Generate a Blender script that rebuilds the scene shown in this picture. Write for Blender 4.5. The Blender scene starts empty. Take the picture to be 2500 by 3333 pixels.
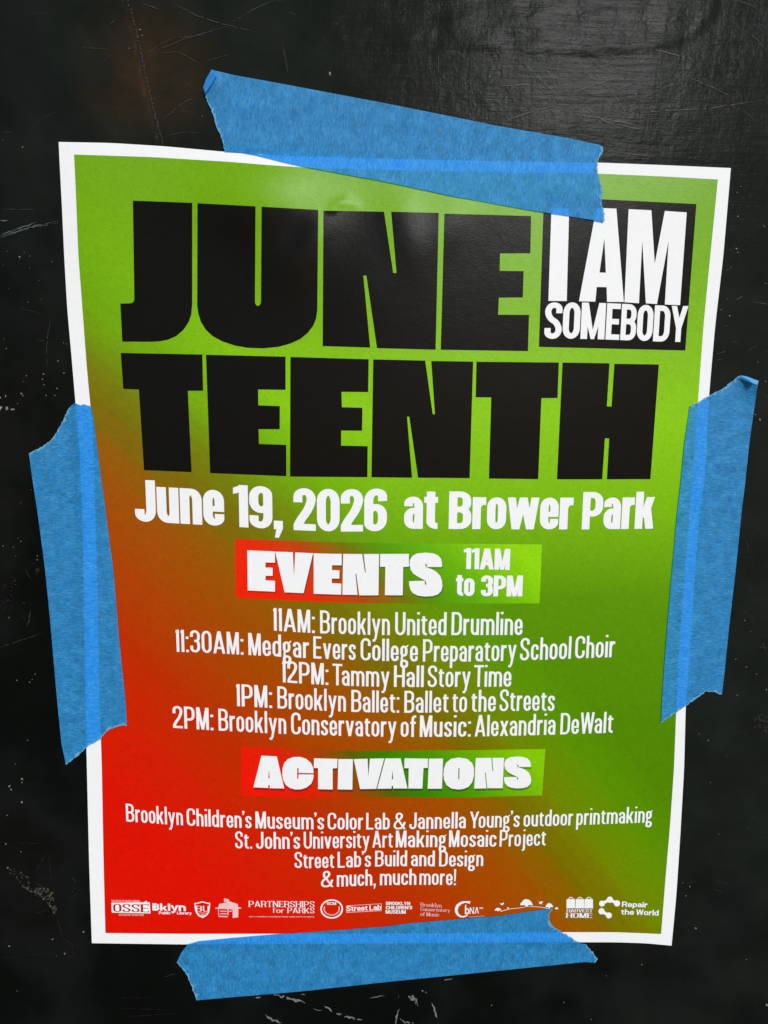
import bpy, math, random
import numpy as np
from mathutils import Vector, Matrix
from mathutils.geometry import delaunay_2d_cdt

random.seed(7)
rng = np.random.RandomState(11)
S = bpy.context.scene
COL = S.collection

# ------------------------------------------------------------------ camera
PW, PH = 2500.0, 3333.0            # size of the photograph
FPX = 2500.0                       # focal length in its pixels
CAM = np.array([-0.0119, -0.2604, 0.0608])
fwd = np.array([0.033, 0.989, -0.142]); fwd /= np.linalg.norm(fwd)
up0 = np.array([-0.018, 0.142, 0.990])
rgt = np.cross(fwd, up0); rgt /= np.linalg.norm(rgt)
upv = np.cross(rgt, fwd)
cd = bpy.data.cameras.new('camera')
cam = bpy.data.objects.new('camera', cd); COL.objects.link(cam)
cd.sensor_fit = 'VERTICAL'; cd.sensor_height = 36.0; cd.sensor_width = 27.0
cd.lens = FPX / PH * 36.0
cd.clip_start = 0.005; cd.clip_end = 200
cam.matrix_world = Matrix(((rgt[0], upv[0], -fwd[0], CAM[0]),
                           (rgt[1], upv[1], -fwd[1], CAM[1]),
                           (rgt[2], upv[2], -fwd[2], CAM[2]), (0, 0, 0, 1)))
S.camera = cam

# ------------------------------------------------------------------ light
SUN_EL, SUN_AZ = math.radians(23), math.radians(15)   # azimuth: from behind the camera towards the right
sun_dir = np.array([math.sin(SUN_AZ) * math.cos(SUN_EL), -math.cos(SUN_AZ) * math.cos(SUN_EL), math.sin(SUN_EL)])
world = bpy.data.worlds.new('World'); S.world = world; world.use_nodes = True
wn = world.node_tree.nodes; wl = world.node_tree.links
sky = wn.new('ShaderNodeTexSky'); sky.sky_type = 'NISHITA'; sky.sun_disc = False
sky.sun_elevation = SUN_EL
sky.sun_rotation = math.pi - SUN_AZ
sky.air_density = 1.0; sky.dust_density = 0.6
bg = wn['Background']; wl.new(sky.outputs[0], bg.inputs[0]); bg.inputs[1].default_value = 0.05
sd = bpy.data.lights.new('sun', 'SUN'); sun = bpy.data.objects.new('sun', sd); COL.objects.link(sun)
sd.energy = 1.5; sd.angle = math.radians(11); sd.color = (1.0, 0.995, 0.985)
sun.rotation_euler = Vector(sun_dir).to_track_quat('Z', 'Y').to_euler()
S.view_settings.view_transform = 'Standard'; S.view_settings.look = 'None'
S.view_settings.exposure = 0.88; S.view_settings.gamma = 1.0
S.view_settings.use_curve_mapping = False
S.cycles.transparent_max_bounces = 16

# ------------------------------------------------------------------ geometry helpers
def rays(px):
    px = np.atleast_2d(np.asarray(px, float))
    d = fwd[None] * FPX + rgt[None] * (px[:, :1] - PW / 2) - upv[None] * (px[:, 1:2] - PH / 2)
    return d
def on_plane(px, y=0.0):
    """points of the photograph -> points (x, z) of the plane at height y off the wall (towards the viewer)"""
    d = rays(px); t = (-y - CAM[1]) / d[:, 1]
    return CAM[None] + d * t[:, None]
def settle(px, hf):
    """points of the photograph -> points on the surface whose distance off the wall is hf(x, z)"""
    p = on_plane(px)
    for _ in range(6):
        h = hf(p[:, 0], p[:, 2])
        p = on_plane(px, h)
    return p
def px_of(p):
    q = np.asarray(p) - CAM
    w = q @ fwd
    return np.stack([PW / 2 + FPX * (q @ rgt) / w, PH / 2 - FPX * (q @ upv) / w], -1)

def dens(poly, step, closed=True):
    out = []
    n = len(poly)
    for i in range(n if closed else n - 1):
        a = np.array(poly[i], float); b = np.array(poly[(i + 1) % n], float)
        k = max(1, int(math.ceil(np.linalg.norm(b - a) / step)))
        for j in range(k): out.append(tuple(a + (b - a) * j / k))
    if not closed: out.append(tuple(map(float, poly[-1])))
    return out
def area2(p):
    p = np.asarray(p); x, y = p[:, 0], p[:, 1]
    return np.dot(x, np.roll(y, -1)) - np.dot(y, np.roll(x, -1))
def ccw(p): return list(p) if area2(p) > 0 else list(p)[::-1]

def inside(poly, pts):
    poly = np.asarray(poly, float); x, y = pts[:, 0], pts[:, 1]
    r = np.zeros(len(pts), bool); n = len(poly); j = n - 1
    for i in range(n):
        xi, yi = poly[i]; xj, yj = poly[j]
        if yi != yj:
            c = ((yi > y) != (yj > y)) & (x < (xj - xi) * (y - yi) / (yj - yi) + xi)
            r ^= c
        j = i
    return r
def pdist(poly, pts, closed=True):
    poly = np.asarray(poly, float); d = np.full(len(pts), 1e9)
    n = len(poly)
    for i in range(n if closed else n - 1):
        a, b = poly[i], poly[(i + 1) % n]; ab = b - a; L = ab @ ab
        if L < 1e-18: continue
        t = np.clip(((pts - a) @ ab) / L, 0, 1)
        d = np.minimum(d, np.hypot(*(pts - a - t[:, None] * ab).T))
    return d

def triangulate(solid, holes=(), grid=None):
    """union of solid polygons minus holes -> (verts2d, faces); extra grid points inside keep faces small"""
    V = []; F = []
    for poly in list(solid) + list(holes):
        poly = ccw(poly); F.append(list(range(len(V), len(V) + len(poly)))); V += [Vector((float(a), float(b))) for a, b in poly]
    if grid:
        P = np.array([p for s in solid for p in s]); lo, hi = P.min(0), P.max(0)
        gx, gy = np.meshgrid(np.arange(lo[0] + grid / 2, hi[0], grid), np.arange(lo[1] + grid / 2, hi[1], grid))
        g = np.stack([gx.ravel(), gy.ravel()], 1)
        keep = np.zeros(len(g), bool)
        for s in solid: keep |= inside(s, g)
        for s in list(solid) + list(holes): keep &= pdist(s, g) > grid * .35
        V += [Vector((float(a), float(b))) for a, b in g[keep]]
    ov, oe, of = delaunay_2d_cdt(V, [], F, 0, 1e-5)[:3]
    pv = np.array([tuple(p) for p in ov]); C = pv[np.array(of)].mean(1)
    keep = np.zeros(len(C), bool)
    for q in solid: keep |= inside(q, C)
    for q in holes: keep &= ~inside(q, C)
    tri = pv[np.array(of)]; ar = np.abs((tri[:, 1, 0] - tri[:, 0, 0]) * (tri[:, 2, 1] - tri[:, 0, 1]) - (tri[:, 1, 1] - tri[:, 0, 1]) * (tri[:, 2, 0] - tri[:, 0, 0]))
    keep &= ar > 1e-8 * np.ptp(pv, axis=0).max() ** 2
    faces = [list(f) for f, k in zip(of, keep) if k]
    used = sorted({i for f in faces for i in f}); m = {k: i for i, k in enumerate(used)}
    return np.array([tuple(ov[k]) for k in used]), [[m[i] for i in f] for f in faces]

def mesh_obj(name, verts, faces, mat, parent=None, smooth=True, uv=None, thick=None):
    me = bpy.data.meshes.new(name)
    me.from_pydata([tuple(map(float, v)) for v in verts], [], faces)
    # make the faces look at the viewer (-Y)
    if len(me.polygons):
        nsum = sum((p.normal.y * p.area for p in me.polygons))
        if nsum > 0: me.flip_normals()
    if smooth: me.polygons.foreach_set('use_smooth', [True] * len(me.polygons))
    if uv is not None:
        l = me.uv_layers.new(name='UVMap')
        idx = np.zeros(len(me.loops), int); me.loops.foreach_get('vertex_index', idx)
        l.data.foreach_set('uv', np.asarray(uv, float)[idx].ravel())
    me.materials.append(mat); me.update()
    o = bpy.data.objects.new(name, me); COL.objects.link(o)
    if parent: o.parent = parent
    if thick:
        md = o.modifiers.new('thickness', 'SOLIDIFY'); md.thickness = thick; md.offset = -1
    return o
def empty(name, label=None, cat=None):
    o = bpy.data.objects.new(name, None); COL.objects.link(o); o.empty_display_size = .02
    if label: o['label'] = label; o['category'] = cat
    return o

def fbm(x, z, scale, seed, octv=4):
    """cheap smooth noise from a few random sine waves"""
    r = np.random.RandomState(seed); v = np.zeros_like(x)
    a = 1.0
    for o in range(octv):
        for k in range(5):
            th = r.rand() * 2 * math.pi; f = scale * (2 ** o) * (0.7 + .6 * r.rand())
            v += a * np.sin((x * math.cos(th) + z * math.sin(th)) * f + r.rand() * 6.28) / 5
        a *= .5
    return v

# ------------------------------------------------------------------ materials
def mat(name):
    m = bpy.data.materials.new(name); m.use_nodes = True
    nt = m.node_tree; b = nt.nodes['Principled BSDF']
    return m, nt, b
class N:
    def __init__(s, nt): s.nt = nt
    def new(s, t, **kw):
        n = s.nt.nodes.new(t)
        for k, v in kw.items(): setattr(n, k, v)
        return n
    def link(s, a, b): s.nt.links.new(a, b)
    def math(s, op, a, b=None, c=None, clamp=False):
        n = s.new('ShaderNodeMath', operation=op, use_clamp=clamp)
        for i, v in enumerate((a, b, c)):
            if v is None: continue
            if isinstance(v, (int, float)): n.inputs[i].default_value = v
            else: s.link(v, n.inputs[i])
        return n.outputs[0]
    def noise(s, vec, scale, detail=3, rough=.5, dist=0):
        n = s.new('ShaderNodeTexNoise'); n.inputs['Scale'].default_value = scale
        n.inputs['Detail'].default_value = detail; n.inputs['Roughness'].default_value = rough
        n.inputs['Distortion'].default_value = dist
        if vec is not None: s.link(vec, n.inputs['Vector'])
        return n.outputs['Fac']
    def ramp(s, fac, stops, interp='LINEAR'):
        n = s.new('ShaderNodeValToRGB'); n.color_ramp.interpolation = interp
        e = n.color_ramp.elements
        while len(e) < len(stops): e.new(.5)
        for i, (p, c) in enumerate(stops):
            e[i].position = p; e[i].color = tuple(c) + (1,) if len(c) == 3 else c
        s.link(fac, n.inputs[0]); return n.outputs[0]
    def mix(s, fac, a, b, mode='MIX'):
        n = s.new('ShaderNodeMix', data_type='RGBA', blend_type=mode)
        for i, v in ((0, fac), (6, a), (7, b)):
            if isinstance(v, (int, float)): n.inputs[i].default_value = v
            elif isinstance(v, tuple): n.inputs[i].default_value = v + (1,)
            else: s.link(v, n.inputs[i])
        return n.outputs[2]
    def mapping(s, vec, scale=(1, 1, 1), rot=(0, 0, 0)):
        n = s.new('ShaderNodeMapping'); n.inputs['Scale'].default_value = scale; n.inputs['Rotation'].default_value = rot
        s.link(vec, n.inputs['Vector']); return n.outputs[0]
    def bump(s, h, strength, dist, normal=None):
        n = s.new('ShaderNodeBump'); n.inputs['Strength'].default_value = strength; n.inputs['Distance'].default_value = dist
        s.link(h, n.inputs['Height'])
        if normal is not None: s.link(normal, n.inputs['Normal'])
        return n.outputs[0]
def lin(r, g, b):
    f = lambda c: (c / 255) / 12.92 if c <= 10 else (((c / 255) + .055) / 1.055) ** 2.4
    return (f(r), f(g), f(b))

def paper_finish(n, b, obj, rough, spec, bump=.35):
    """slightly fibrous laser-print surface: fine grain relief"""
    fib = n.noise(n.mapping(obj, (1, 1, 2.6)), 900, 3, .6)
    mott = n.noise(obj, 160, 3, .6)
    nb = n.bump(fib, bump, .00012)
    nb = n.bump(mott, .25, .00025, nb)
    n.link(nb, b.inputs['Normal'])
    b.inputs['Roughness'].default_value = rough
    b.inputs['Specular IOR Level'].default_value = spec
    return mott

def printed(name, colour_fn, rough=.42, spec=.35, grain=.16, bump=.35):
    m, nt, b = mat(name); n = N(nt)
    tc = n.new('ShaderNodeTexCoord'); obj = tc.outputs['Object']
    paper_finish(n, b, obj, rough, spec, bump)
    col = colour_fn(n, tc)
    g = n.noise(obj, 2400, 2, .7); g2 = n.noise(obj, 520, 3, .65)
    f = n.math('ADD', n.math('MULTIPLY', g, .72), n.math('MULTIPLY', g2, .28))
    f = n.math('MULTIPLY_ADD', f, grain * 2, 1 - grain)
    cmb = n.new('ShaderNodeCombineColor')
    for i in range(3): n.link(f, cmb.inputs[i])
    n.link(n.mix(1.0, col, cmb.outputs[0], 'MULTIPLY'), b.inputs['Base Color'])
    return m
def const(c):
    def f(n, tc):
        r = n.new('ShaderNodeRGB'); r.outputs[0].default_value = tuple(c) + (1,); return r.outputs[0]
    return f
INKK = 1.0
def panel_colour(n, tc):
    uv = n.new('ShaderNodeSeparateXYZ'); n.link(tc.outputs['UV'], uv.inputs[0])
    u, v = uv.outputs[0], uv.outputs[1]                # v runs down the sheet
    x = n.math('MULTIPLY_ADD', u, 1880, 290); y = n.math('MULTIPLY_ADD', v, 2490, 540)
    d = n.math('SUBTRACT', n.math('SUBTRACT', y, n.math('MULTIPLY', x, .9)), n.math('MULTIPLY', n.math('MAXIMUM', n.math('SUBTRACT', x, 1450), 0), .26))
    cv = n.new('ShaderNodeCombineXYZ'); n.link(n.math('MULTIPLY', d, .011), cv.inputs[0]); n.link(n.math('MULTIPLY', n.math('ADD', x, y), .0002), cv.inputs[1])
    streak = n.noise(cv.outputs[0], 1.6, 2, .5)
    d = n.math('ADD', d, n.math('MULTIPLY_ADD', streak, 170, -85))
    t = n.math('MULTIPLY', n.math('SUBTRACT', d, 620), 1 / 1700, clamp=True)
    warm = n.ramp(t, [(0, lin(90, 150, 0)), (.16, lin(108, 124, 0)), (.26, lin(114, 100, 0)), (.36, lin(146, 80, 0)), (.52, lin(160, 64, 0)),
                      (.68, lin(178, 42, 0)), (.84, lin(198, 28, 2)), (1, lin(208, 17, 3))])
    green = n.ramp(v, [(0, lin(104, 156, 4)), (.16, lin(112, 168, 0)), (.32, lin(126, 188, 0)), (.44, lin(112, 172, 0)), (.56, lin(84, 138, 0)),
                       (.72, lin(76, 128, 0)), (1, lin(80, 118, 0))])
    k = n.math('MULTIPLY', n.math('SUBTRACT', d, 480), 1 / 420, clamp=True)
    return n.mix(k, green, warm)
def banner_colour(stops, tilt):
    def f(n, tc):
        uv = n.new('ShaderNodeSeparateXYZ'); n.link(tc.outputs['UV'], uv.inputs[0])
        t = n.math('SUBTRACT', uv.outputs[0], n.math('MULTIPLY', n.math('SUBTRACT', uv.outputs[1], .5), tilt))
        return n.ramp(t, stops)
    return f

M_WHITE = printed('white_paper', const((.77, .79, .82)), .55, .2, .11, .3)
M_PANEL = printed('gradient_print', panel_colour, .34, .13, .42, .2)
M_BLACK = printed('black_toner', const((.0040, .0042, .0040)), .27, .052, .8, .2)
M_LETTER = printed('white_print', const((.77, .79, .82)), .55, .2, .11, .3)
M_PINK = printed('pale_print', const((.72, .5, .5)), .5, .25, .08)
M_REDINK = printed('red_print', const(lin(165, 15, 20)), .42, .35, .15)
M_EVENTS = printed('event_banner_print', banner_colour([(0, lin(228, 30, 2)), (.16, lin(215, 38, 4)), (.32, lin(170, 66, 6)), (.45, lin(108, 108, 2)),
                   (.56, lin(78, 142, 0)), (.74, lin(96, 168, 2)), (1, lin(134, 202, 4))], .22), .36, .12, .4, .2)
M_ACTIV = printed('activity_banner_print', banner_colour([(0, lin(226, 22, 6)), (.18, lin(210, 30, 4)), (.32, lin(150, 62, 4)), (.43, lin(82, 92, 2)),
                  (.52, lin(52, 120, 2)), (.70, lin(72, 142, 2)), (1, lin(124, 190, 6))], .15), .36, .12, .4, .2)

def tape_material():
    m, nt, b = mat('blue_crepe_tape'); n = N(nt)
    tc = n.new('ShaderNodeTexCoord'); uv = tc.outputs['UV']      # u along the strip, v across, metres
    fib = n.noise(n.mapping(uv, (2300, 520, 1)), 1, 4, .75, .8)
    cre = n.noise(n.mapping(uv, (1000, 220, 1)), 1, 3, .65, .6)
    blot = n.noise(n.mapping(uv, (260, 200, 1)), 1, 5, .75)
    col = n.ramp(fib, [(.36, (.014, .27, .72)), (.5, (.036, .40, .94)), (.64, (.12, .54, .99))])
    n.link(col, b.inputs['Base Color'])
    b.inputs['Roughness'].default_value = .55; b.inputs['Specular IOR Level'].default_value = .32
    nb = n.bump(cre, .8, .00028); nb = n.bump(fib, .6, .00014, nb); n.link(nb, b.inputs['Normal'])
    tr = n.new('ShaderNodeBsdfTransparent'); tr.inputs[0].default_value = (.07, .47, .92, 1)
    mx = n.new('ShaderNodeMixShader')
    fac = n.math('MULTIPLY_ADD', n.math('MULTIPLY_ADD', blot, 1, n.math('MULTIPLY', fib, .5)), .62, .06, clamp=True)
    n.link(fac, mx.inputs[0]); n.link(b.outputs[0], mx.inputs[1]); n.link(tr.outputs[0], mx.inputs[2])
    n.link(mx.outputs[0], nt.nodes['Material Output'].inputs[0])
    return m
M_TAPE = tape_material()

def wall_material():
    m, nt, b = mat('black_gloss_paint'); n = N(nt)
    tc = n.new('ShaderNodeTexCoord'); o = tc.outputs['Object']
    big = n.noise(o, 14, 4, .6); mid = n.noise(o, 70, 4, .6); fine = n.noise(o, 420, 4, .65)
    brush = n.noise(n.mapping(o, (20, 1, 260), (0, .12, 0)), 1, 4, .6, .6)
    brush2 = n.noise(n.mapping(o, (200, 1, 24), (0, -.5, 0)), 1, 3, .6, .5)
    col = n.ramp(big, [(.3, (.0026, .0030, .0027)), (.45, (.0036, .0044, .0039)), (.56, (.0068, .0078, .0073)), (.66, (.0050, .0050, .0045)), (.75, (.0030, .0062, .0038))])
    # light falloff painted into the colour: lighter, greener at top and right, ragged border
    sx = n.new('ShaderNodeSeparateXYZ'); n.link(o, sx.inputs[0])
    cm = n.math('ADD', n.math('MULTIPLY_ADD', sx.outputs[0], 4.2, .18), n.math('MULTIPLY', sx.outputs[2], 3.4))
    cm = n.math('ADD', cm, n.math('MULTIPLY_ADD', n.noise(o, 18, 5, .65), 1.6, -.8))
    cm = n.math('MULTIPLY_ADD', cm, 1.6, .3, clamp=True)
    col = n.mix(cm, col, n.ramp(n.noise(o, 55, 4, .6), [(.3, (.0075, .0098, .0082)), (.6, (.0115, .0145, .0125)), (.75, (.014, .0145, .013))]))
    # worn specks down to pale primer, in drifting clusters
    spk = n.noise(o, 330, 4, .75); clus = n.noise(o, 26, 2, .5)
    sp = n.math('MULTIPLY', n.math('GREATER_THAN', spk, .715), n.math('GREATER_THAN', clus, .54))
    col = n.mix(n.math('MULTIPLY', sp, .8), col, (.14, .145, .13))
    # warm brown reflection beside the seam, painted into the colour with its orange glints
    g = n.new('ShaderNodeVectorMath', operation='DISTANCE'); n.link(o, g.inputs[0]); g.inputs[1].default_value = WARM_SHEEN
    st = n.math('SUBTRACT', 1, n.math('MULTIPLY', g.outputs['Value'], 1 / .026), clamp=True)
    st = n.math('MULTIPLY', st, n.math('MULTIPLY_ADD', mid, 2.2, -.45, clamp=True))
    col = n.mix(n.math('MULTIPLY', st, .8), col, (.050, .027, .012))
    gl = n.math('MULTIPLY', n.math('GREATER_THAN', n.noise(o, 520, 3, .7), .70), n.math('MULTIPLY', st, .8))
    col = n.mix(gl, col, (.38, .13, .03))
    n.link(col, b.inputs['Base Color'])
    r = n.math('MULTIPLY_ADD', mid, .16, .07); r = n.math('ADD', r, n.math('MULTIPLY', big, .06))
    n.link(r, b.inputs['Roughness']); b.inputs['Specular IOR Level'].default_value = .017
    rub = n.noise(n.mapping(o, (90, 1, 900), (0, .25, 0)), 1, 4, .7, .8); rub2 = n.noise(n.mapping(o, (700, 1, 120), (0, .5, 0)), 1, 4, .7, .8)
    nb = n.bump(mid, .22, .0012); nb = n.bump(brush, .14, .0006, nb); nb = n.bump(brush2, .14, .0004, nb); nb = n.bump(rub, .24, .00022, nb); nb = n.bump(rub2, .08, .0002, nb); nb = n.bump(fine, .26, .00025, nb)
    n.link(nb, b.inputs['Normal'])
    return m

# ------------------------------------------------------------------ the sheet of paper: outline traced from the photograph
E_TOP = [(191, 462), (358, 465), (535, 476), (731, 494), (833, 502), (934, 507), (1250, 516), (1627, 525), (1943, 529), (2154, 537), (2379, 547)]
E_LEFT = [(191, 462), (194, 527), (202, 678), (209, 833), (219, 1006), (234, 1172), (246, 1314), (258, 1450), (267, 1666), (275, 2043), (279, 2344), (283, 2500), (290, 2801), (299, 3070)]
E_RIGHT = [(2379, 547), (2354.5, 833), (2328, 1059), (2308, 1285), (2293, 1586), (2277, 1666), (2260, 1892), (2243, 2156), (2232, 2299), (2227, 2500), (2214, 2726), (2201, 2922), (2186, 3078)]
E_BOT = [(299, 3070), (603, 3074), (1250, 3071), (1853, 3067), (2003, 3067), (2101, 3070), (2186, 3078)]
P_TOP = [(241, 503), (490, 511), (753, 527), (881, 538), (1006, 546), (1250, 554), (1627, 561), (1943, 565), (2154, 574), (2337, 584)]
P_LEFT = [(241, 503), (246, 603), (255, 833), (264, 946), (282.6, 1195), (294, 1315), (303, 1406), (310, 1666), (320, 2005), (324, 2306), (329, 2419), (331.5, 2500), (337, 2801), (343, 3037)]
P_RIGHT = [(2337, 584), (2312, 833), (2290, 1059), (2273, 1293), (2265, 1400), (2246, 1666), (2229, 1854), (2211, 2118), (2201, 2314), (2194, 2500), (2181, 2688), (2166, 2862), (2152, 3040)]
P_BOT = [(343, 3037), (603, 3039.5), (1250, 3039), (1838, 3034), (2003, 3034), (2152, 3040)]

def smooth_line(pts, n):
    """resample a traced edge by length with a light smoothing"""
    p = np.array(dens(pts, 8, False)); s = np.r_[0, np.cumsum(np.hypot(*np.diff(p, axis=0).T))]
    q = np.stack([np.interp(np.linspace(0, s[-1], 400), s, p[:, k]) for k in (0, 1)], 1)
    for _ in range(40):
        q[1:-1] = (q[:-2] + 2 * q[1:-1] + q[2:]) / 4
    return np.stack([np.interp(np.linspace(0, 399, n), np.arange(400), q[:, k]) for k in (0, 1)], 1)
def coons(top, bot, left, right, nu, nv):
    t, b, l, r = smooth_line(top, nu), smooth_line(bot, nu), smooth_line(left, nv), smooth_line(right, nv)
    u = np.linspace(0, 1, nu)[None, :, None]; v = np.linspace(0, 1, nv)[:, None, None]
    q = (1 - v) * t[None] + v * b[None] + (1 - u) * l[:, None] + u * r[:, None]
    q = q - ((1 - u) * (1 - v) * t[0] + u * (1 - v) * t[-1] + (1 - u) * v * b[0] + u * v * b[-1])
    return q.reshape(-1, 2)
def grid_faces(nu, nv):
    return [[j * nu + i, j * nu + i + 1, (j + 1) * nu + i + 1, (j + 1) * nu + i] for j in range(nv - 1) for i in range(nu - 1)]
def uvgrid(nu, nv):
    u, v = np.meshgrid(np.linspace(0, 1, nu), np.linspace(0, 1, nv)); return np.stack([u.ravel(), v.ravel()], 1)

# relief of the sheet (metres off the wall)
def G(x, z, px, sx, sz, rot=0.0):
    c = on_plane([px])[0]; dx, dz = x - c[0], z - c[2]
    a = dx * math.cos(rot) + dz * math.sin(rot); b = -dx * math.sin(rot) + dz * math.cos(rot)
    return np.exp(-(a / sx) ** 2 - (b / sz) ** 2)
def crease(x, z, pa, pb, w, soft):
    a = on_plane([pa])[0][[0, 2]]; b = on_plane([pb])[0][[0, 2]]
    d = pdist([a, b], np.stack([x, z], 1), False)
    return np.exp(-(d / w) ** 2) * soft
def h_paper(x, z):
    x = np.asarray(x, float); z = np.asarray(z, float)
    u = np.clip((x + .108) / .216, 0, 1); v = np.clip((z + .14) / .28, 0, 1)
    belly = np.sin(np.pi * u) * np.sin(np.pi * v)
    h = .0007 + .0022 * belly ** 1.3
    h += .0031 * G(x, z, (830, 640), .022, .014)
    h += .0013 * G(x, z, (930, 850), .013, .013, .6) + .0006 * G(x, z, (1030, 775), .012, .006, .9)
    h -= .0003 * G(x, z, (955, 780), .006, .005, .7)
    h += .0007 * G(x, z, (1330, 770), .008, .014, .25) + .0004 * G(x, z, (1455, 745), .007, .010, -.4)
    h += .0008 * G(x, z, (1180, 900), .016, .020)
    h += .00022 * fbm(x, z, 60, 5, 3) * belly
    # corners that no tape holds stand a little off the wall
    for cx, cz, a in ((-.108, .14, .0028), (.108, .14, .0012), (-.108, -.14, .0008), (.108, -.14, .0022)):
        h += a * np.exp(-(((x - cx) / .035) ** 2 + ((z - cz) / .035) ** 2))
    h += crease(x, z, (1085, 690), (1130, 650), .0011, .00022) + crease(x, z, (1240, 705), (1325, 672), .0014, .00006) + crease(x, z, (1090, 662), (1160, 672), .0011, .0002)
    return np.maximum(h, .0005)
SHEET = settle(E_TOP + E_RIGHT[1:] + E_BOT[::-1][1:] + E_LEFT[::-1][1:-1], h_paper)[:, [0, 2]]

# ------------------------------------------------------------------ the wall
WARM_SHEEN = tuple(on_plane([(480, 230)])[0])
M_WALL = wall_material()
wall = empty('painted_wall', 'scuffed wall in glossy black paint behind the taped-up poster', 'wall')
def build_wall():
    x = np.arange(-.215, .2151, .0012); z = np.arange(-.285, .2851, .0012)
    X, Z = np.meshgrid(x, z); sh = X.shape; X, Z = X.ravel(), Z.ravel()
    P = np.stack([X, Z], 1)
    h = .00010 * fbm(X, Z, 90, 3, 4) + .00005 * fbm(X * .35, Z * 2.2, 260, 8, 3)
    # thicker old coat of paint along the top, ending in a ragged lower edge
    edge_px = [(-200, 60), (300, 20), (700, 60), (1000, 120), (1250, 147), (1400, 136), (1627, 155), (1807, 163), (2003, 162), (2116, 155), (2290, 98), (2330, 20), (2300, -160), (-200, -200)]
    e = on_plane(dens(edge_px, 20)); e = e[:, [0, 2]]; e = e + .0018 * np.stack([fbm(e[:, 0], e[:, 1], 500, 1, 3), fbm(e[:, 0], e[:, 1], 500, 2, 3)], 1)
    ins = inside(e, P); d = pdist(e, P)
    lay = np.where(ins, d, -d); k = np.clip((lay + .0006) / .0012, 0, 1); k = k * k * (3 - 2 * k)
    h += k * (.00012 + .00012 * fbm(X, Z, 420, 12, 3))
    h += .00009 * np.exp(-(d / .0012) ** 2) * (1 + 1.2 * fbm(X, Z, 700, 19, 2))
    # flat where paper and tape lie
    ds = pdist(SHEET, P); s = inside(SHEET, P)
    flat = np.where(s, 0, np.clip((ds - .004) / .02, .35, 1))
    h = np.clip(h * flat, -.0004, .0012)
    tapes = [settle(t, lambda a, b: a * 0)[:, [0, 2]] for t in TAPES_PX]
    for t in tapes:
        it = inside(t, P); dt = pdist(t, P)
        h = np.where(it, np.minimum(h, .0001), h * np.clip(dt / .008, .15, 1))
    # the seam
    sm = on_plane(SEAM_PX)[:, [0, 2]]
    dsm = pdist(sm, P, False)
    h -= .0005 * np.exp(-(dsm / .0008) ** 2) * (1 - .3 * fbm(X, Z, 900, 4, 1))
    nx, nz = sh[1], sh[0]
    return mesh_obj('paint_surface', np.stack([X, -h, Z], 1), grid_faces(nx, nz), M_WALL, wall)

# ------------------------------------------------------------------ tape strips: traced outlines (photograph pixels)
def rag(pts, amp, step=7, seed=0):
    r = random.Random(seed); p = dens(pts, step, False); out = [p[0]]
    for q in p[1:-1]: out.append((q[0] + r.uniform(-amp, amp), q[1] + r.uniform(-amp, amp)))
    return out + [p[-1]]
TAPE_TOP = ([(690, 227), (760, 244), (904, 270), (1250, 335), (1627, 411), (1853, 450), (1935, 468)] +
            rag([(1955, 472), (1962, 478), (1963, 497), (1951, 512), (1945, 529), (1947, 565), (1954, 595), (1962, 625), (1958, 663), (1967, 689), (1967, 722)], 2.2, 7, 1) +
            [(1700, 680), (1476, 639), (1250, 591), (1006, 546), (919, 527), (833, 505), (784, 497)] +
            rag([(732, 494), (724, 460), (716, 437), (704, 411), (693, 373), (682, 345), (669, 316), (663, 285), (672, 255), (683, 236), (690, 227)], 2, 7, 2)[:-1])
TAPE_LEFT = (rag([(94, 1476), (121, 1462), (154, 1443), (181, 1413), (200, 1375), (218, 1341), (226, 1326)], 2.2, 6, 3) +
             rag([(241, 1313), (262, 1318), (280, 1316), (296, 1324)], 2, 6, 4) +
             [(303, 1353), (324, 1511), (344, 1666), (369, 1854), (388, 2080), (407, 2269), (412, 2333)] +
             rag([(413, 2363), (400, 2358), (377, 2367), (350, 2378), (328, 2404), (300, 2422), (279, 2436), (258, 2456), (241, 2470), (228, 2478), (215, 2489)], 2, 7, 5) +
             [(200, 2419), (185, 2269), (162, 2005), (147, 1854), (122, 1666), (105, 1556)])
TAPE_RIGHT = (rag([(2246, 1321), (2273, 1309), (2305, 1289), (2343, 1270), (2380, 1244), (2407, 1223)], 2, 7, 6) +
              rag([(2407, 1223), (2430, 1224), (2452, 1234), (2468, 1243)], 1.5, 7, 7)[1:] +
              [(2456, 1323), (2440, 1436), (2424, 1586), (2414, 1666), (2395, 1854), (2373, 2043), (2358, 2193)] +
              rag([(2350, 2260), (2320, 2252), (2301, 2250), (2263, 2276), (2230, 2299), (2203, 2318), (2173, 2339), (2152, 2353)], 2.2, 7, 8) +
              [(2156, 2254), (2169, 2080), (2188, 1854), (2205, 1666), (2214.5, 1586), (2229, 1440)])
TAPE_BOT = ([(610, 3076), (648, 3064), (753, 3054), (904, 3041), (1055, 3031), (1250, 3016), (1325, 3006), (1476, 2993), (1627, 2981), (1770, 2960)] +
            rag([(1798, 2958), (1786, 2982), (1791, 3005), (1808, 3020), (1838, 3039), (1875, 3064), (1909, 3076), (1932, 3103), (1945, 3122), (1937, 3134)], 2.2, 7, 9) +
            [(1905, 3131), (1777, 3144), (1551, 3167), (1250, 3197), (980, 3227), (753, 3246), (640, 3256)] +
            rag([(640, 3256), (629, 3227), (614, 3186), (599, 3159), (575, 3133)], 2, 7, 10)[1:] + [(591, 3099)])
TAPES_PX = [TAPE_TOP, TAPE_LEFT, TAPE_RIGHT, TAPE_BOT]
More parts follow.
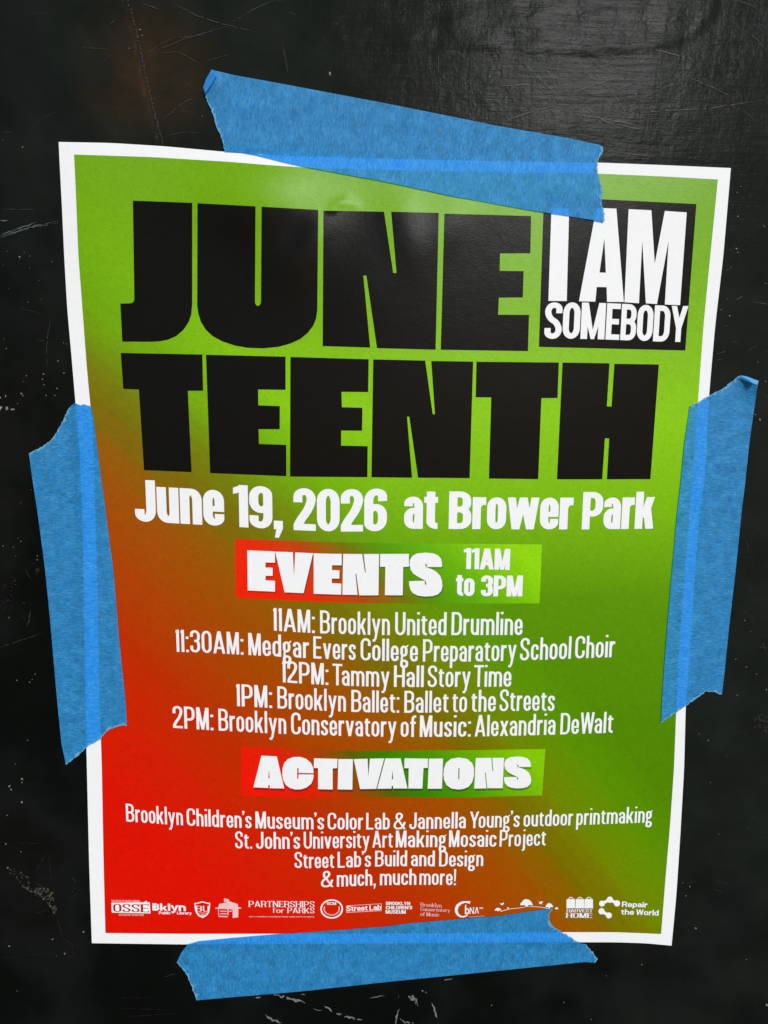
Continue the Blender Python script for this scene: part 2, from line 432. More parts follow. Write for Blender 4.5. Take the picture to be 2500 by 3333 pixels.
SEAM_PX = [(410, -60), (413, 0), (426, 45), (445, 120), (460, 188), (473, 256), (490, 331), (506, 392), (527, 467), (545, 540)]

def h_tape(x, z):
    P = np.stack([x, z], 1); d = pdist(SHEET, P); s = inside(SHEET, P); sd_ = np.where(s, d, -d)
    k = np.clip((sd_ + .0022) / .0026, 0, 1); k = k * k * (3 - 2 * k)
    return .00058 * (1 - k) + (h_paper(x, z) + .00046) * k
def build_tape(poly, axis_px, label, lifts=()):
    v, f = triangulate([dens(poly, 9)], (), 15)
    def hf(x, z):
        h = h_tape(x, z) + .00006 * fbm(x, z, 480, 21, 2) + .00014 * fbm(x, z, 130, 33, 2)
        for px, r, a in lifts:
            c = on_plane([px])[0]
            h = h + a * np.exp(-(((x - c[0]) / r) ** 2 + ((z - c[2]) / r) ** 2))
        return h
    p = settle(v, hf)
    a, b = on_plane(axis_px)
    ax = (b - a)[[0, 2]]; ax /= np.linalg.norm(ax); q = p[:, [0, 2]] - a[[0, 2]]
    uv = np.stack([q @ ax, q @ np.array([-ax[1], ax[0]])], 1) + rng.rand(2) * 3
    o = mesh_obj('tape_strip', p, f, M_TAPE, None, True, uv)
    o['label'] = label; o['category'] = 'tape'; o['group'] = "strips of blue painter's tape holding the poster"
    return o

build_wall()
# ------------------------------------------------------------------ wall wear: seam filler, scratches, chips
def wall_marks(name, strokes, material, lift=.00035):
    """flat scuff marks: thin ragged slivers of paint scraped to another colour"""
    V, F = [], []
    for pts, w in strokes:
        p = np.array(dens(pts, 9, False)); n_ = len(p)
        if n_ < 2: continue
        t = np.gradient(p, axis=0); t /= np.linalg.norm(t, axis=1)[:, None] + 1e-9
        nn = np.stack([-t[:, 1], t[:, 0]], 1); taper = np.minimum(1, np.minimum(np.arange(n_), np.arange(n_)[::-1]) / max(1, n_ * .25) + .15)
        wid = w * .8 * taper * (.3 + .9 * rng.rand(n_))
        off = (rng.rand(n_) - .5) * w * .8
        a = p + nn * (off + wid / 2)[:, None]; b = p + nn * (off - wid / 2)[:, None]
        A, B = on_plane(a), on_plane(b)
        for k in range(n_ - 1):
            if rng.rand() < .12: continue
            i = len(V); V += [A[k], B[k], B[k + 1], A[k + 1]]; F.append([i, i + 1, i + 2, i + 3])
    V = np.array(V); V[:, 1] -= lift
    return mesh_obj(name, V, F, material, wall, False)
def blob(c, r, n_=9):
    k = rng.rand() * 6.28
    st, an = .45 + .5 * rng.rand(), rng.rand() * 3.14; out = []
    for i in range(n_):
        q = r * (.35 + .95 * rng.rand()); a, b = q * math.cos(k + 6.283 * i / n_), q * st * math.sin(k + 6.283 * i / n_)
        out.append((c[0] + a * math.cos(an) - b * math.sin(an), c[1] + a * math.sin(an) + b * math.cos(an)))
    return out
def wall_blobs(name, blobs, material, lift=.0003):
    V, F = [], []
    for pl in blobs:
        p = on_plane(pl); i = len(V); V += list(p); F.append(list(range(i, i + len(p))))
    V = np.array(V); V[:, 1] -= lift
    return mesh_obj(name, V, F, material, wall, False)
def plain(name, c, rough=.5):
    m, nt, b = mat(name); n = N(nt); tc = n.new('ShaderNodeTexCoord')
    v = n.noise(tc.outputs['Object'], 900, 3, .7)
    n.link(n.mix(v, tuple(k * .35 for k in c), tuple(min(1, k * 1.5) for k in c)), b.inputs['Base Color'])
    b.inputs['Roughness'].default_value = rough
    return m
M_SCR = plain('scraped_paint_glint', (.0145, .015, .0147)); M_SCRG = plain('scraped_paint_greenish', (.07, .10, .09)); M_CHIP = plain('bare_primer', (.21, .205, .185), .7)  # M_SCR: glint of the real scratches painted into their colour

# ------------------------------------------------------------------ poster
poster = empty('poster', 'letter-size event poster with a green to red printed panel taped to the black wall', 'poster')
nu, nv = 180, 230
mesh_obj('paper_sheet', settle(coons(E_TOP, E_BOT, E_LEFT, E_RIGHT, nu, nv), h_paper), grid_faces(nu, nv), M_WHITE, poster, False, uvgrid(nu, nv), .0001)
def lifted(l): return lambda x, z: h_paper(x, z) + l
panel = mesh_obj('printed_panel', settle(coons(P_TOP, P_BOT, P_LEFT, P_RIGHT, nu, nv), lifted(.00005)), grid_faces(nu, nv), M_PANEL, poster, True, uvgrid(nu, nv))

def zr(x0, y0, w):
    s = w / 1659.0
    return lambda pts: [(x0 + a * s, y0 + b * s) for a, b in pts]
def shadow_ink():
    m, nt, b = mat('drop_shadow_print'); b.inputs['Base Color'].default_value = (.006, .006, .006, 1); b.inputs['Roughness'].default_value = .6; b.inputs['Specular IOR Level'].default_value = .1
    tr = nt.nodes.new('ShaderNodeBsdfTransparent'); mx = nt.nodes.new('ShaderNodeMixShader'); mx.inputs[0].default_value = .68
    nt.links.new(b.outputs[0], mx.inputs[1]); nt.links.new(tr.outputs[0], mx.inputs[2]); nt.links.new(mx.outputs[0], nt.nodes['Material Output'].inputs[0])
    return m
M_DROP = shadow_ink()
def drop_shadow(V, F, off, lift, parent):
    """the poster's design prints a dark offset copy under its white lettering"""
    q = px_of(np.array(V)) + np.array(off)
    return mesh_obj('printed_drop_shadow', settle(q, lifted(lift - .00003)), F, M_DROP, parent, False)
def sheet_normals(o):
    """shade a print exactly like the paper it lies on"""
    me = o.data; n_ = len(me.vertices); co = np.zeros(n_ * 3); me.vertices.foreach_get('co', co); co = co.reshape(-1, 3)
    x, z = co[:, 0], co[:, 2]; e = 2e-4
    hx = (h_paper(x + e, z) - h_paper(x - e, z)) / (2 * e); hz = (h_paper(x, z + e) - h_paper(x, z - e)) / (2 * e)
    nn = np.stack([-hx, -np.ones(n_), -hz], 1); nn /= np.linalg.norm(nn, axis=1)[:, None]
    me.polygons.foreach_set('use_smooth', [True] * len(me.polygons))
    me.normals_split_custom_set_from_vertices(nn.tolist())
    return o
def print_shapes(name, shapes, m, parent, lift, grid=26, step=22, shadow=None):
    """shapes: list of (outline, holes) in photograph pixels -> one flat print following the sheet"""
    V, F = [], []
    for sol, holes in shapes:
        v, f = triangulate([dens(sol, step)], [dens(h, step) for h in holes], grid)
        o = len(V); V += list(settle(v, lifted(lift))); F += [[i + o for i in t] for t in f]
    if shadow: drop_shadow(V, F, shadow, lift, parent)
    return sheet_normals(mesh_obj(name, V, F, m, parent, True))

A_ = zr(360, 620, 700); B_ = zr(1030, 660, 730); C_ = zr(360, 1120, 700); D_ = zr(920, 1120, 700); E_ = zr(1500, 1120, 700)
F_ = zr(1720, 620, 600); G_ = zr(740, 1750, 560); H_ = zr(1240, 1750, 560); I_ = zr(760, 2420, 600); J_ = zr(1260, 2420, 600)
june = [
 (A_([(172, 78), (630, 95), (630, 880), (622, 960), (600, 1020), (562, 1075), (505, 1124), (440, 1152), (380, 1163), (320, 1167), (90, 1166), (75, 873), (150, 870), (172, 864), (181, 850), (183, 825)]), []),
 (A_([(670, 98), (1118, 122), (1114, 850), (1116, 872), (1125, 886), (1136, 891), (1148, 886), (1157, 872), (1160, 850), (1165, 125), (1602, 150), (1595, 920), (1587, 985), (1565, 1040), (1525, 1095), (1465, 1145), (1390, 1180), (1300, 1205), (1180, 1218), (1060, 1214), (960, 1197), (860, 1163), (790, 1125), (735, 1075), (695, 1010), (677, 950), (668, 890)]), []),
 (B_([(52, 58), (500, 66), (568, 519), (593, 519), (553, 66), (905, 75), (882, 1087), (448, 1075), (370, 538), (347, 538), (398, 1071), (46, 1060)]), []),
 (B_([(947, 80), (1588, 98), (1583, 373), (1358, 375), (1356, 503), (1533, 506), (1527, 700), (1350, 702), (1344, 828), (1573, 829), (1565, 1097), (920, 1087)]), [])]
teenth = [
 (C_([(78, 68), (708, 80), (714, 360), (596, 360), (625, 988), (258, 972), (218, 350), (98, 346)]), []),
 (C_([(736, 82), (1350, 97), (1350, 353), (1138, 350), (1140, 472), (1306, 478), (1305, 657), (1141, 656), (1145, 770), (1355, 777), (1356, 1019), (768, 995)]), []),
 (D_([(60, 99), (664, 117), (660, 370), (454, 368), (457, 487), (616, 491), (613, 668), (452, 667), (451, 783), (656, 787), (654, 1027), (57, 1022)]), []),
 (D_([(699, 118), (1100, 127), (1158, 540), (1175, 540), (1147, 130), (1470, 135), (1443, 1034), (1045, 1031), (977, 560), (960, 560), (999, 1031), (685, 1027)]), []),
 (E_([(121, 136), (757, 142), (746, 416), (622, 416), (597, 1042), (217, 1037), (235, 411), (115, 410)]), []),
 (E_([(785, 142), (1147, 148), (1127, 480), (1163, 482), (1185, 152), (1528, 157), (1463, 1042), (1127, 1043), (1145, 728), (1112, 726), (1091, 1043), (742, 1043)]), [])]
print_shapes('headline_lettering', june, M_BLACK, poster, .0001, 15, 14)
print_shapes('headline_lettering', teenth, M_BLACK, poster, .0001)
badge = print_shapes('badge', [(F_([(140, 52), (683, 80), (1512, 122), (1412, 1440), (95, 1407)]), [])], M_BLACK, poster, .0001)
print_shapes('badge_lettering', [
 (F_([(208, 155), (367, 163), (345, 995), (180, 993)]), []),
 (F_([(612, 157), (792, 163), (859, 1003), (708, 1003), (704, 870), (615, 868), (603, 1000), (455, 997)]), [F_([(684, 430), (697, 740), (640, 738)])]),
 (F_([(902, 168), (1107, 178), (1137, 660), (1228, 184), (1425, 197), (1365, 1032), (1228, 1026), (1262, 450), (1157, 1022), (1057, 1015), (1025, 450), (995, 1015), (864, 1005)]), [])],
 M_LETTER, badge, .00015)

def banner(name, top, bot, left, right, m):
    a, b = 50, 12
    return mesh_obj(name, settle(coons(top, bot, left, right, a, b), lifted(.0001)), grid_faces(a, b), m, poster, True, uvgrid(a, b))
ev_t = G_([(75, 12), (700, 35), (1100, 47)]) + H_([(0, 52), (800, 58), (1553, 66)])
ev_b = G_([(83, 578), (600, 606), (1000, 625)]) + H_([(0, 631), (700, 636), (1530, 634)])
ev = banner('event_banner', ev_t, ev_b, [ev_t[0], ev_b[0]], [ev_t[-1], ev_b[-1]], M_EVENTS)
ac_t = I_([(70, 25), (600, 52), (1000, 65)]) + J_([(0, 65), (700, 60), (1425, 50)])
ac_b = I_([(70, 470), (600, 490), (1000, 488)]) + J_([(0, 484), (700, 487), (1395, 467)])
ac = banner('activity_banner', ac_t, ac_b, [ac_t[0], ac_b[0]], [ac_t[-1], ac_b[-1]], M_ACTIV)
BIG_S = [(590, 283), (442, 283), (444, 262), (436, 250), (428, 258), (428, 275), (440, 288), (480, 300), (530, 325), (570, 365), (590, 420), (594, 470), (582, 515), (550, 547), (500, 563), (430, 568), (360, 560), (310, 537), (283, 500), (272, 455), (271, 420), (420, 415), (424, 420), (424, 445), (432, 458), (439, 450), (436, 425), (420, 408), (370, 385), (315, 350), (287, 310), (275, 260), (280, 215), (305, 175), (350, 152), (430, 144), (500, 150), (550, 170), (580, 205), (590, 250)]
print_shapes('banner_lettering', [
 (G_([(192, 122), (460, 133), (460, 241), (368, 240), (368, 288), (437, 291), (437, 368), (368, 368), (368, 411), (460, 416), (460, 521), (197, 509)]), []),
 (G_([(462, 135), (632, 140), (643, 375), (655, 142), (827, 150), (735, 535), (553, 527)]), []),
 (G_([(832, 151), (1103, 157), (1103, 267), (1010, 266), (1010, 312), (1082, 316), (1081, 395), (1008, 395), (1008, 440), (1100, 443), (1098, 550), (833, 541)]), []),
 (G_([(1117, 156), (1300, 158), (1328, 335), (1336, 335), (1315, 158), (1463, 157), (1458, 556), (1272, 556), (1244, 347), (1236, 347), (1256, 552), (1110, 550)]), []),
 (H_([(-8, 157), (270, 156), (270, 280), (215, 282), (211, 556), (38, 555), (43, 282), (-9, 280)]), []),
 (H_(BIG_S), [])], M_LETTER, ev, .00015, shadow=(2.5, 5))
print_shapes('banner_lettering', [
 (I_([(252, 109), (390, 116), (457, 405), (325, 402), (328, 376), (314, 376), (313, 400), (180, 395)]), [I_([(320, 235), (326, 312), (314, 312)])]),
 (I_([(722, 268), (586, 265), (586, 222), (574, 222), (573, 316), (584, 318), (586, 277), (722, 279), (718, 320), (700, 362), (660, 395), (610, 412), (560, 414), (510, 402), (470, 372), (448, 330), (440, 280), (442, 225), (457, 175), (490, 140), (540, 122), (600, 120), (655, 138), (697, 175), (717, 220)]), []),
 (I_([(725, 133), (937, 138), (933, 223), (893, 223), (893, 414), (762, 411), (762, 222), (723, 220)]), []),
 (I_([(944, 140), (1075, 140), (1070, 415), (938, 413)]), []),
 (I_([(1082, 140), (1207, 137), (1215, 300), (1228, 136), (1357, 134), (1285, 408), (1140, 410)]), []),
 (I_([(1367, 134), (1505, 134), (1566, 405), (1437, 405), (1437, 382), (1424, 382), (1422, 406), (1294, 407)]), [I_([(1432, 240), (1437, 322), (1424, 322)])]),
 (J_([(157, 133), (368, 136), (366, 220), (328, 220), (318, 406), (192, 405), (195, 222), (155, 222)]), []),
 (J_([(377, 136), (504, 135), (494, 407), (365, 407)]), []),
 (J_([(645, 126), (720, 138), (765, 175), (783, 225), (782, 290), (768, 345), (735, 390), (690, 408), (640, 414), (580, 405), (535, 375), (514, 330), (507, 280), (512, 225), (530, 175), (575, 138)]), [J_([(642, 223), (652, 223), (650, 320), (640, 320)])]),
 (J_([(798, 130), (937, 129), (948, 250), (956, 250), (947, 129), (1053, 128), (1040, 402), (903, 402), (887, 262), (880, 262), (894, 404), (785, 406)]), []),
 (J_([(1052 + (a - 271) / 323 * 245, 117 + (b - 144) / 424 * 287) for a, b in BIG_S]), [])], M_LETTER, ac, .00015, shadow=(1, 7))

# ------------------------------------------------------------------ condensed stroke font
class Face:
    """parametric condensed grotesque: s stem, t hairline (horizontal stroke), X x-height; units of cap height"""
    def __init__(f, s, t, X, wc=1.0, gap=.06, space=.17, tt=.82, serif=False, q=7, dk=.44):
        f.s, f.t, f.X, f.wc, f.gap, f.space, f.tt, f.serif, f.q, f.dk = s, t, X, wc, gap, space, tt, serif, q, dk; f.cache = {}
    def path(f, pts, closed=False, w=None, h=None, rv=.22, rh=None):
        """pts: (x, y) square corner or (x, y, 1) rounded corner; elliptical pen of width s (across) and t (down)"""
        s, t = f.s if w is None else w, f.t if h is None else h
        P = [np.array(p[:2], float) for p in pts]; R = [len(p) > 2 for p in pts]; n = len(P)
        if closed:
            mid = (P[0] + P[-1]) / 2; P = [mid] + P + [mid]; R = [False] + R + [False]; n += 2
        xs = [p[0] for p in P]; W = max(xs) - min(xs)
        rh_ = W / 2 if rh is None else rh
        L = []
        for i in range(n):
            if not R[i] or i in (0, n - 1): L.append(P[i]); continue
            a, c, b = P[i - 1], P[i], P[i + 1]
            def cut(e):
                d = e - c; l = np.linalg.norm(d)
                want = abs(d[0]) / l * rh_ + abs(d[1]) / l * rv
                return c + d / l * min(want, l * (.5 if (R[i - 1] or R[min(i + 1, n - 1)]) else .95))
            A, B = cut(a), cut(b)
            for k in range(f.q + 1):
                th = k / f.q * math.pi / 2
                L.append(c + (A - c) * (1 - math.sin(th)) + (B - c) * (1 - math.cos(th)))
        Q = [L[0]]
        for p in L[1:]:
            if np.linalg.norm(p - Q[-1]) > 1e-4: Q.append(p)
        L = np.array(Q); k = t / s
        d = np.diff(L, axis=0)
        def nrm(v): v = np.array([v[0] * k, v[1]]); v /= np.linalg.norm(v) + 1e-12; return np.array([-v[1] * s / 2, v[0] * t / 2])
        m = len(L); off = []
        for i in range(m):
            if closed and i in (0, m - 1): e = d[-1] / np.linalg.norm(d[-1]) + d[0] / np.linalg.norm(d[0])
            elif i == 0: e = d[0]
            elif i == m - 1: e = d[-1]
            else: e = d[i - 1] / np.linalg.norm(d[i - 1]) + d[i] / np.linalg.norm(d[i])
            off.append(nrm(e))
        off = np.array(off); a, b = L + off, L - off
        out = []
        for i in range(m - 1):
            q = [a[i], b[i], b[i + 1], a[i + 1]]
            for tri in ((q[0], q[1], q[2]), (q[0], q[2], q[3])):
                if abs(area2(tri)) > 2e-6: out.append(ccw([tuple(p) for p in tri]))
        return out
    def rect(f, x0, y0, x1, y1): return [[(x0, y0), (x1, y0), (x1, y1), (x0, y1)]]
    def glyph(f, ch):
        if ch in f.cache: return f.cache[ch]
        polys, w = f.design(ch)
        v, fc = triangulate(polys)
        f.cache[ch] = (v, fc, w); return f.cache[ch]
    def design(f, ch):
        s, t, X = f.s, f.t, f.X; P, R = f.path, f.rect; B = t / 2; H = 1.0; T = H - B; XT = X - B
        wC = (.46 - .13 + s + (s - .13) * .55) * f.wc; wL = (.375 - .13 + s + (s - .13) * .55) * f.wc
        def stem(x, y0, y1):
            o = R(x, y0, x + s, y1)
            if f.serif:
                e = s * .55; k = t * .9
                if y0 in (0, -.28): o += R(x - e, y0, x + s + e, y0 + k)
                if y1 in (H, X): o += R(x - e, y1 - k, x + s + (e if y1 == H else 0), y1)
            return o
        L = s / 2
        def dg(x0, y0, x1, y1, w_=None):
            w_ = w_ or s
            return [ccw([(x0, y0), (x0 + w_, y0), (x1 + w_, y1), (x1, y1)])]
        if ch in 'OQ0':
            w = wC * (.95 if ch != '0' else .94); r = w - L
            return P([(L, B, 1), (r, B, 1), (r, T, 1), (L, T, 1)], True), w
        if ch in 'CG':
            w = wC * .98; r = w - L
            o = P([(r, .655), (r, T, 1), (L, T, 1), (L, B, 1), (r, B, 1), (r, .345 if ch == 'C' else .5)])
            if ch == 'G': o += R(w * .52, .42, w, .42 + t)
            return o, w
        if ch == 'D':
            w = wC; r = w - L
            return stem(0, 0, H) + P([(L, T), (r, T, 1), (r, B, 1), (L, B)], rh=w * .5), w
        if ch == 'B':
            w = wC; r = w - L
            return stem(0, 0, H) + P([(L, T), (r - .012, T, 1), (r - .012, .52, 1), (L, .52)], rv=.16, rh=w * .45) + P([(L, .52), (r, .52, 1), (r, B, 1), (L, B)], rv=.16, rh=w * .45), w
        if ch in 'EÉFL':
            w = wC * .84; o = stem(0, 0, H)
            if ch != 'L': o += R(L, H - t, w, H) + R(L, .5 - t / 2, w * .92, .5 + t / 2)
            if ch != 'F': o += R(L, 0, w, t)
            if f.serif: o += R(w - s * .4, 0, w, t * 2.6) if ch != 'F' else []
            if f.serif and ch != 'L': o += R(w - s * .4, H - t * 2.6, w, H)
            if ch == 'É': o += [ccw([(w * .4, 1.08), (w * .62, 1.08), (w * .98, 1.3), (w * .6, 1.3)])]
            return o, w
        if ch == 'H':
            w = wC * 1.02; return stem(0, 0, H) + stem(w - s, 0, H) + R(L, .5 - t / 2, w - L, .5 + t / 2), w
        if ch == 'I': return stem(0, 0, H), s
        if ch == 'J':
            w = wC * .82; r = w - L
            return P([(r, H), (r, B, 1), (L, B, 1), (L, .30)]), w
        if ch == 'K':
            w = wC * 1.05; return stem(0, 0, H) + dg(s * .6, .36, w - s * 1.08, H, s * 1.08) + dg(w - s * 1.08, 0, s * .95, .62, s * 1.08), w
        if ch == 'M':
            w = wC * 1.0 + s * .62; c = w / 2; k = s * f.dk; e = s * (.76 + f.dk)
            return stem(0, 0, H) + stem(w - s, 0, H) + [ccw([(0, H), (e, H), (c + k, 0), (c - k, 0)]), ccw([(w - e, H), (w, H), (c + k, 0), (c - k, 0)])], w
        if ch == 'N':
            w = wC * 1.06; return stem(0, 0, H) + stem(w - s, 0, H) + dg(w - s * 1.1, 0, 0, H, s * 1.1), w
        if ch == 'P':
            w = wC * .98; r = w - L
            return stem(0, 0, H) + P([(L, T), (r, T, 1), (r, .42, 1), (L, .42)], rv=.18, rh=w * .45), w
        if ch == 'R':
            w = wC * 1.0; r = w - L
            return stem(0, 0, H) + P([(L, T), (r, T, 1), (r, .47, 1), (L, .47)], rv=.17, rh=w * .45) + dg(w - s, 0, w - s * 1.6, .48), w
        if ch in 'Ss':
            h = H if ch == 'S' else X; w = wC * .94 if ch == 'S' else wL * .9; r = w - L; tp = h - B
            return P([(r, h * .70), (r, tp, 1), (L, tp, 1), (L, h * .575, 1), (r, h * .425, 1), (r, B, 1), (L, B, 1), (L, h * .30)], rv=.20 * h), w
        if ch == 'T':
            w = wC * .98; o = stem((w - s) / 2, 0, H) + R(0, H - t, w, H)
            if f.serif: o += R(0, H - t * 2.6, s * .4, H) + R(w - s * .4, H - t * 2.6, w, H)
            return o, w
        if ch == 'U':
            w = wC; r = w - L; return P([(L, H), (L, B, 1), (r, B, 1), (r, H)]), w
        if ch in 'Vv':
            h = H if ch == 'V' else X; w = (wC * 1.08 if ch == 'V' else wL * 1.06); c = w / 2; k = s * .5
            return [ccw([(0, h), (s, h), (c + k, 0), (c - k, 0)]), ccw([(w - s, h), (w, h), (c + k, 0), (c - k, 0)])], w
        if ch == 'A':
            w = wC * 1.12; c = w / 2; k = s * .6
            return [ccw([(0, 0), (s * .97, 0), (c + k, H), (c - k, H)]), ccw([(w - s * .97, 0), (w, 0), (c + k, H), (c - k, H)])] + R(w * .2, .2, w * .8, .2 + t), w
        if ch in 'Ww':
            h = H if ch == 'W' else X; w = (wC * 1.1 + s * 1.25) if ch == 'W' else (wL * 1.12 + s * 1.2); k = s * .46; a, b, c = w * .27, w * .5, w * .73
            return [ccw([(0, h), (s * .96, h), (a + k, 0), (a - k, 0)]), ccw([(b - k, h), (b + k, h), (a + k, 0), (a - k, 0)]),
                    ccw([(b - k, h), (b + k, h), (c + k, 0), (c - k, 0)]), ccw([(w - s * .96, h), (w, h), (c + k, 0), (c - k, 0)])], w
        if ch == 'Y':
            w = wC * 1.08; c = w / 2; k = s / 2
            return R(c - k, 0, c + k, .45) + [ccw([(0, H), (s * 1.02, H), (c + k, .38), (c - k, .38)]), ccw([(w - s * 1.02, H), (w, H), (c + k, .38), (c - k, .38)])], w
        if ch in 'Xx':
            h = H if ch == 'X' else X; w = wL * 1.08; return dg(0, 0, w - s * 1.05, h, s * 1.05) + dg(w - s * 1.05, 0, 0, h, s * 1.05), w
        if ch == '1':
            fl = max(.2 * s, (s - .11) * 1.1 + .02); return R(fl, 0, fl + s, H) + [ccw([(0, H - t * 1.15 - .04), (fl + s * .4, H - t * 1.0), (fl + s, H), (fl + s * .25, H), (0, H - .035 - t * .25)])], fl + s
        if ch == '2':
            w = wC * .92; r = w - L
            return P([(L, .66), (L, T, 1), (r, T, 1), (r, .58, 1), (L, .18, 1), (L, .02)], rv=.2) + R(0, 0, w, t), w
        if ch == '3':
            w = wC * .92; r = w - L
            return P([(L, .70), (L, T, 1), (r, T, 1), (r, .52, 1), (w * .42, .52)], rv=.18) + P([(w * .42, .52), (r, .52, 1), (r, B, 1), (L, B, 1), (L, .30)], rv=.18), w
        if ch == '5':
            w = wC * .92; r = w - L
            return R(0, .45, s, H) + R(0, H - t, w, H) + P([(L, .5), (L, .62, 1), (r, .62, 1), (r, B, 1), (L, B, 1), (L, .28)], rv=.18), w
        if ch in '69':
            w = wC * .94; r = w - L
            o = P([(L, B, 1), (r, B, 1), (r, .56, 1), (L, .56, 1)], True, rv=.19) + P([(L, .3), (L, T, 1), (r, T, 1), (r, .70)], rv=.2)
            if ch == '9': o = [[(w - a, H - b) for a, b in q] for q in o]
            return o, w
        if ch in 'oce':
            w = wL * (1 if ch == 'o' else .96); r = w - L
            if ch == 'o': return P([(L, B, 1), (r, B, 1), (r, XT, 1), (L, XT, 1)], True, rv=.19), w
            if ch == 'c': return P([(r, X * .65), (r, XT, 1), (L, XT, 1), (L, B, 1), (r, B, 1), (r, X * .35)], rv=.19), w
            e = X * .47
            return P([(r, X * .33), (r, B, 1), (L, B, 1), (L, XT, 1), (r, XT, 1), (r, e - t * .42)], rv=.19) + R(L, e - t * .42, r, e + t * .42), w
        if ch in 'nhr':
            w = wL if ch != 'r' else wL * .70; r = w - L; o = stem(0, 0, H if ch == 'h' else X)
            if ch == 'r': return o + P([(L, X * .5), (L, XT - t * .15, 1), (w, XT - t * .15)], rv=.2, rh=w * .5, h=t * 1.3), w
            return o + P([(L, X * .55), (L, XT, 1), (r, XT, 1), (r, 0)], rv=.19) + (R(r - s, 0, r + s, t * .8) if f.serif else []), w
        if ch == 'u':
            w = wL; r = w - L; return stem(w - s, 0, X) + P([(r, X * .45), (r, B, 1), (L, B, 1), (L, X)], rv=.19), w
        if ch == 'm':
            w = wL * 1.66; c = w / 2; r = w - L
            return stem(0, 0, X) + P([(L, X * .55), (L, XT, 1), (c, XT, 1), (c, 0)], rv=.19) + P([(c, X * .55), (c, XT, 1), (r, XT, 1), (r, 0)], rv=.19), w
        if ch in 'bdpq':
            w = wL; r = w - L
            o = P([(L, B, 1), (r, B, 1), (r, XT, 1), (L, XT, 1)], True, rv=.19)
            return o + stem(0 if ch in 'bp' else w - s, -.28 if ch in 'pq' else 0, H if ch in 'bd' else X), w
        if ch == 'a':
            w = wL * .96; r = w - L
            return P([(L, X * .70), (L, XT, 1), (r, XT, 1), (r, 0)], rv=.19) + P([(r, X * .56), (L, X * .56, 1), (L, B, 1), (r - s * .1, B, 1), (r, X * .3)], rv=.15, rh=w * .4), w
        if ch == 't':
            w = wL * .70; k = w * .18
            return P([(k + L, f.tt), (k + L, B, 1), (w, B)], rv=.12, rh=w * .4) + R(0, X - t, w, X), w
        if ch == 'f':
            w = wL * .74; k = w * .2
            return P([(w, T), (k + L, T, 1), (k + L, 0)], rv=.12, rh=w * .4) + R(0, X - t, w * .96, X), w
        if ch == 'i': return stem(0, 0, X) + R(0, H - s * .85, s, H), s
        if ch == 'j':
            k = s * .45; return P([(k + L, X), (k + L, -.28 + B, 1), (0, -.28 + B)], rv=.1, rh=s * .5) + R(k, H - s * .85, k + s, H), k + s
        if ch == 'k':
            w = wL * 1.08; return stem(0, 0, H) + dg(s * .6, X * .36, w - s * 1.1, X, s * 1.05) + dg(w - s * 1.08, 0, s * .95, X * .66, s * 1.05), w
        if ch == 'l': return stem(0, 0, H), s
        if ch == 'y':
            w = wL * 1.08; c = w / 2; k = s * .5
            bx = c - k - (w - s - (c - k)) * .26
            return [ccw([(0, X), (s, X), (c + k * .9, .02), (c - k * .6, .02)]), ccw([(w - s, X), (w, X), (c + k * .9, .0), (c - k * .9, 0)]),
                    ccw([(c + k * .9, .02), (c - k * .9, .02), (bx, -.24), (bx + s * .95, -.2)])] + R(bx - s * .55, -.29, bx + s * .55, -.29 + t), w
        if ch == 'g':
            w = wL * .98; r = w * .9 - L; b0 = X * .30
            return P([(L, b0 + B, 1), (r, b0 + B, 1), (r, XT, 1), (L, XT, 1)], True, rv=.14) + [ccw([(r - s * .1, X - t), (w * .98, X - t * .2), (w, X + t * .55), (r, X - t * .1)])] + \
                P([(L, -.30 + B, 1), (w - L, -.30 + B, 1), (w - L, .03, 1), (L, .03, 1)], True, rv=.11) + [ccw([(s * .15, .02), (s * .9, .02), (s * 1.1, b0 + t * .5), (s * .3, b0 + t * .5)])], w
        if ch in ':.': return R(0, 0, s, s * .95) + (R(0, X - s * .95, s, X) if ch == ':' else []), s
        if ch == ',': return R(0, 0, s, s * .95) + [ccw([(s * .3, .02), (s, .02), (s * .55, -.2), (s * .1, -.2)])], s
        if ch == "'": return R(0, H - s, s, H) + [ccw([(s * .35, H - s * .9), (s, H - s * .9), (s * .55, H - .24), (s * .12, H - .24)])], s
        if ch == '!': return R(0, 0, s, s * .95) + [ccw([(s * .2, .24), (s * .8, .24), (s, H), (0, H)])], s
        if ch == '&':
            w = wC * 1.5; a, b = w * .24, w * .66
            return dg(w - s * 1.1, 0, a - L, .70, s * 1.05) + P([(a, .62), (a, T, 1), (b, T, 1), (b, .66, 1), (L, .40, 1), (L, B, 1), (w * .70, B, 1), (w * .90, .44)], rv=.15, rh=w * .22), w
        return R(0, 0, .2, .1), .2

THIN = Face(.114, .100, .705, gap=.068)
BOLD = Face(.212, .158, .85, wc=.97, gap=.028, space=.16, tt=.99, dk=.36)
BADGE = Face(.195, .15, .8, wc=1.03, gap=.012, dk=.26)
SANS = Face(.20, .17, .72, wc=1.35, gap=.07, space=.25)
SERIF = Face(.17, .06, .66, wc=1.55, gap=.14, space=.3, serif=True)
SERIFB = Face(.24, .075, .66, wc=1.55, gap=.12, space=.3, serif=True)

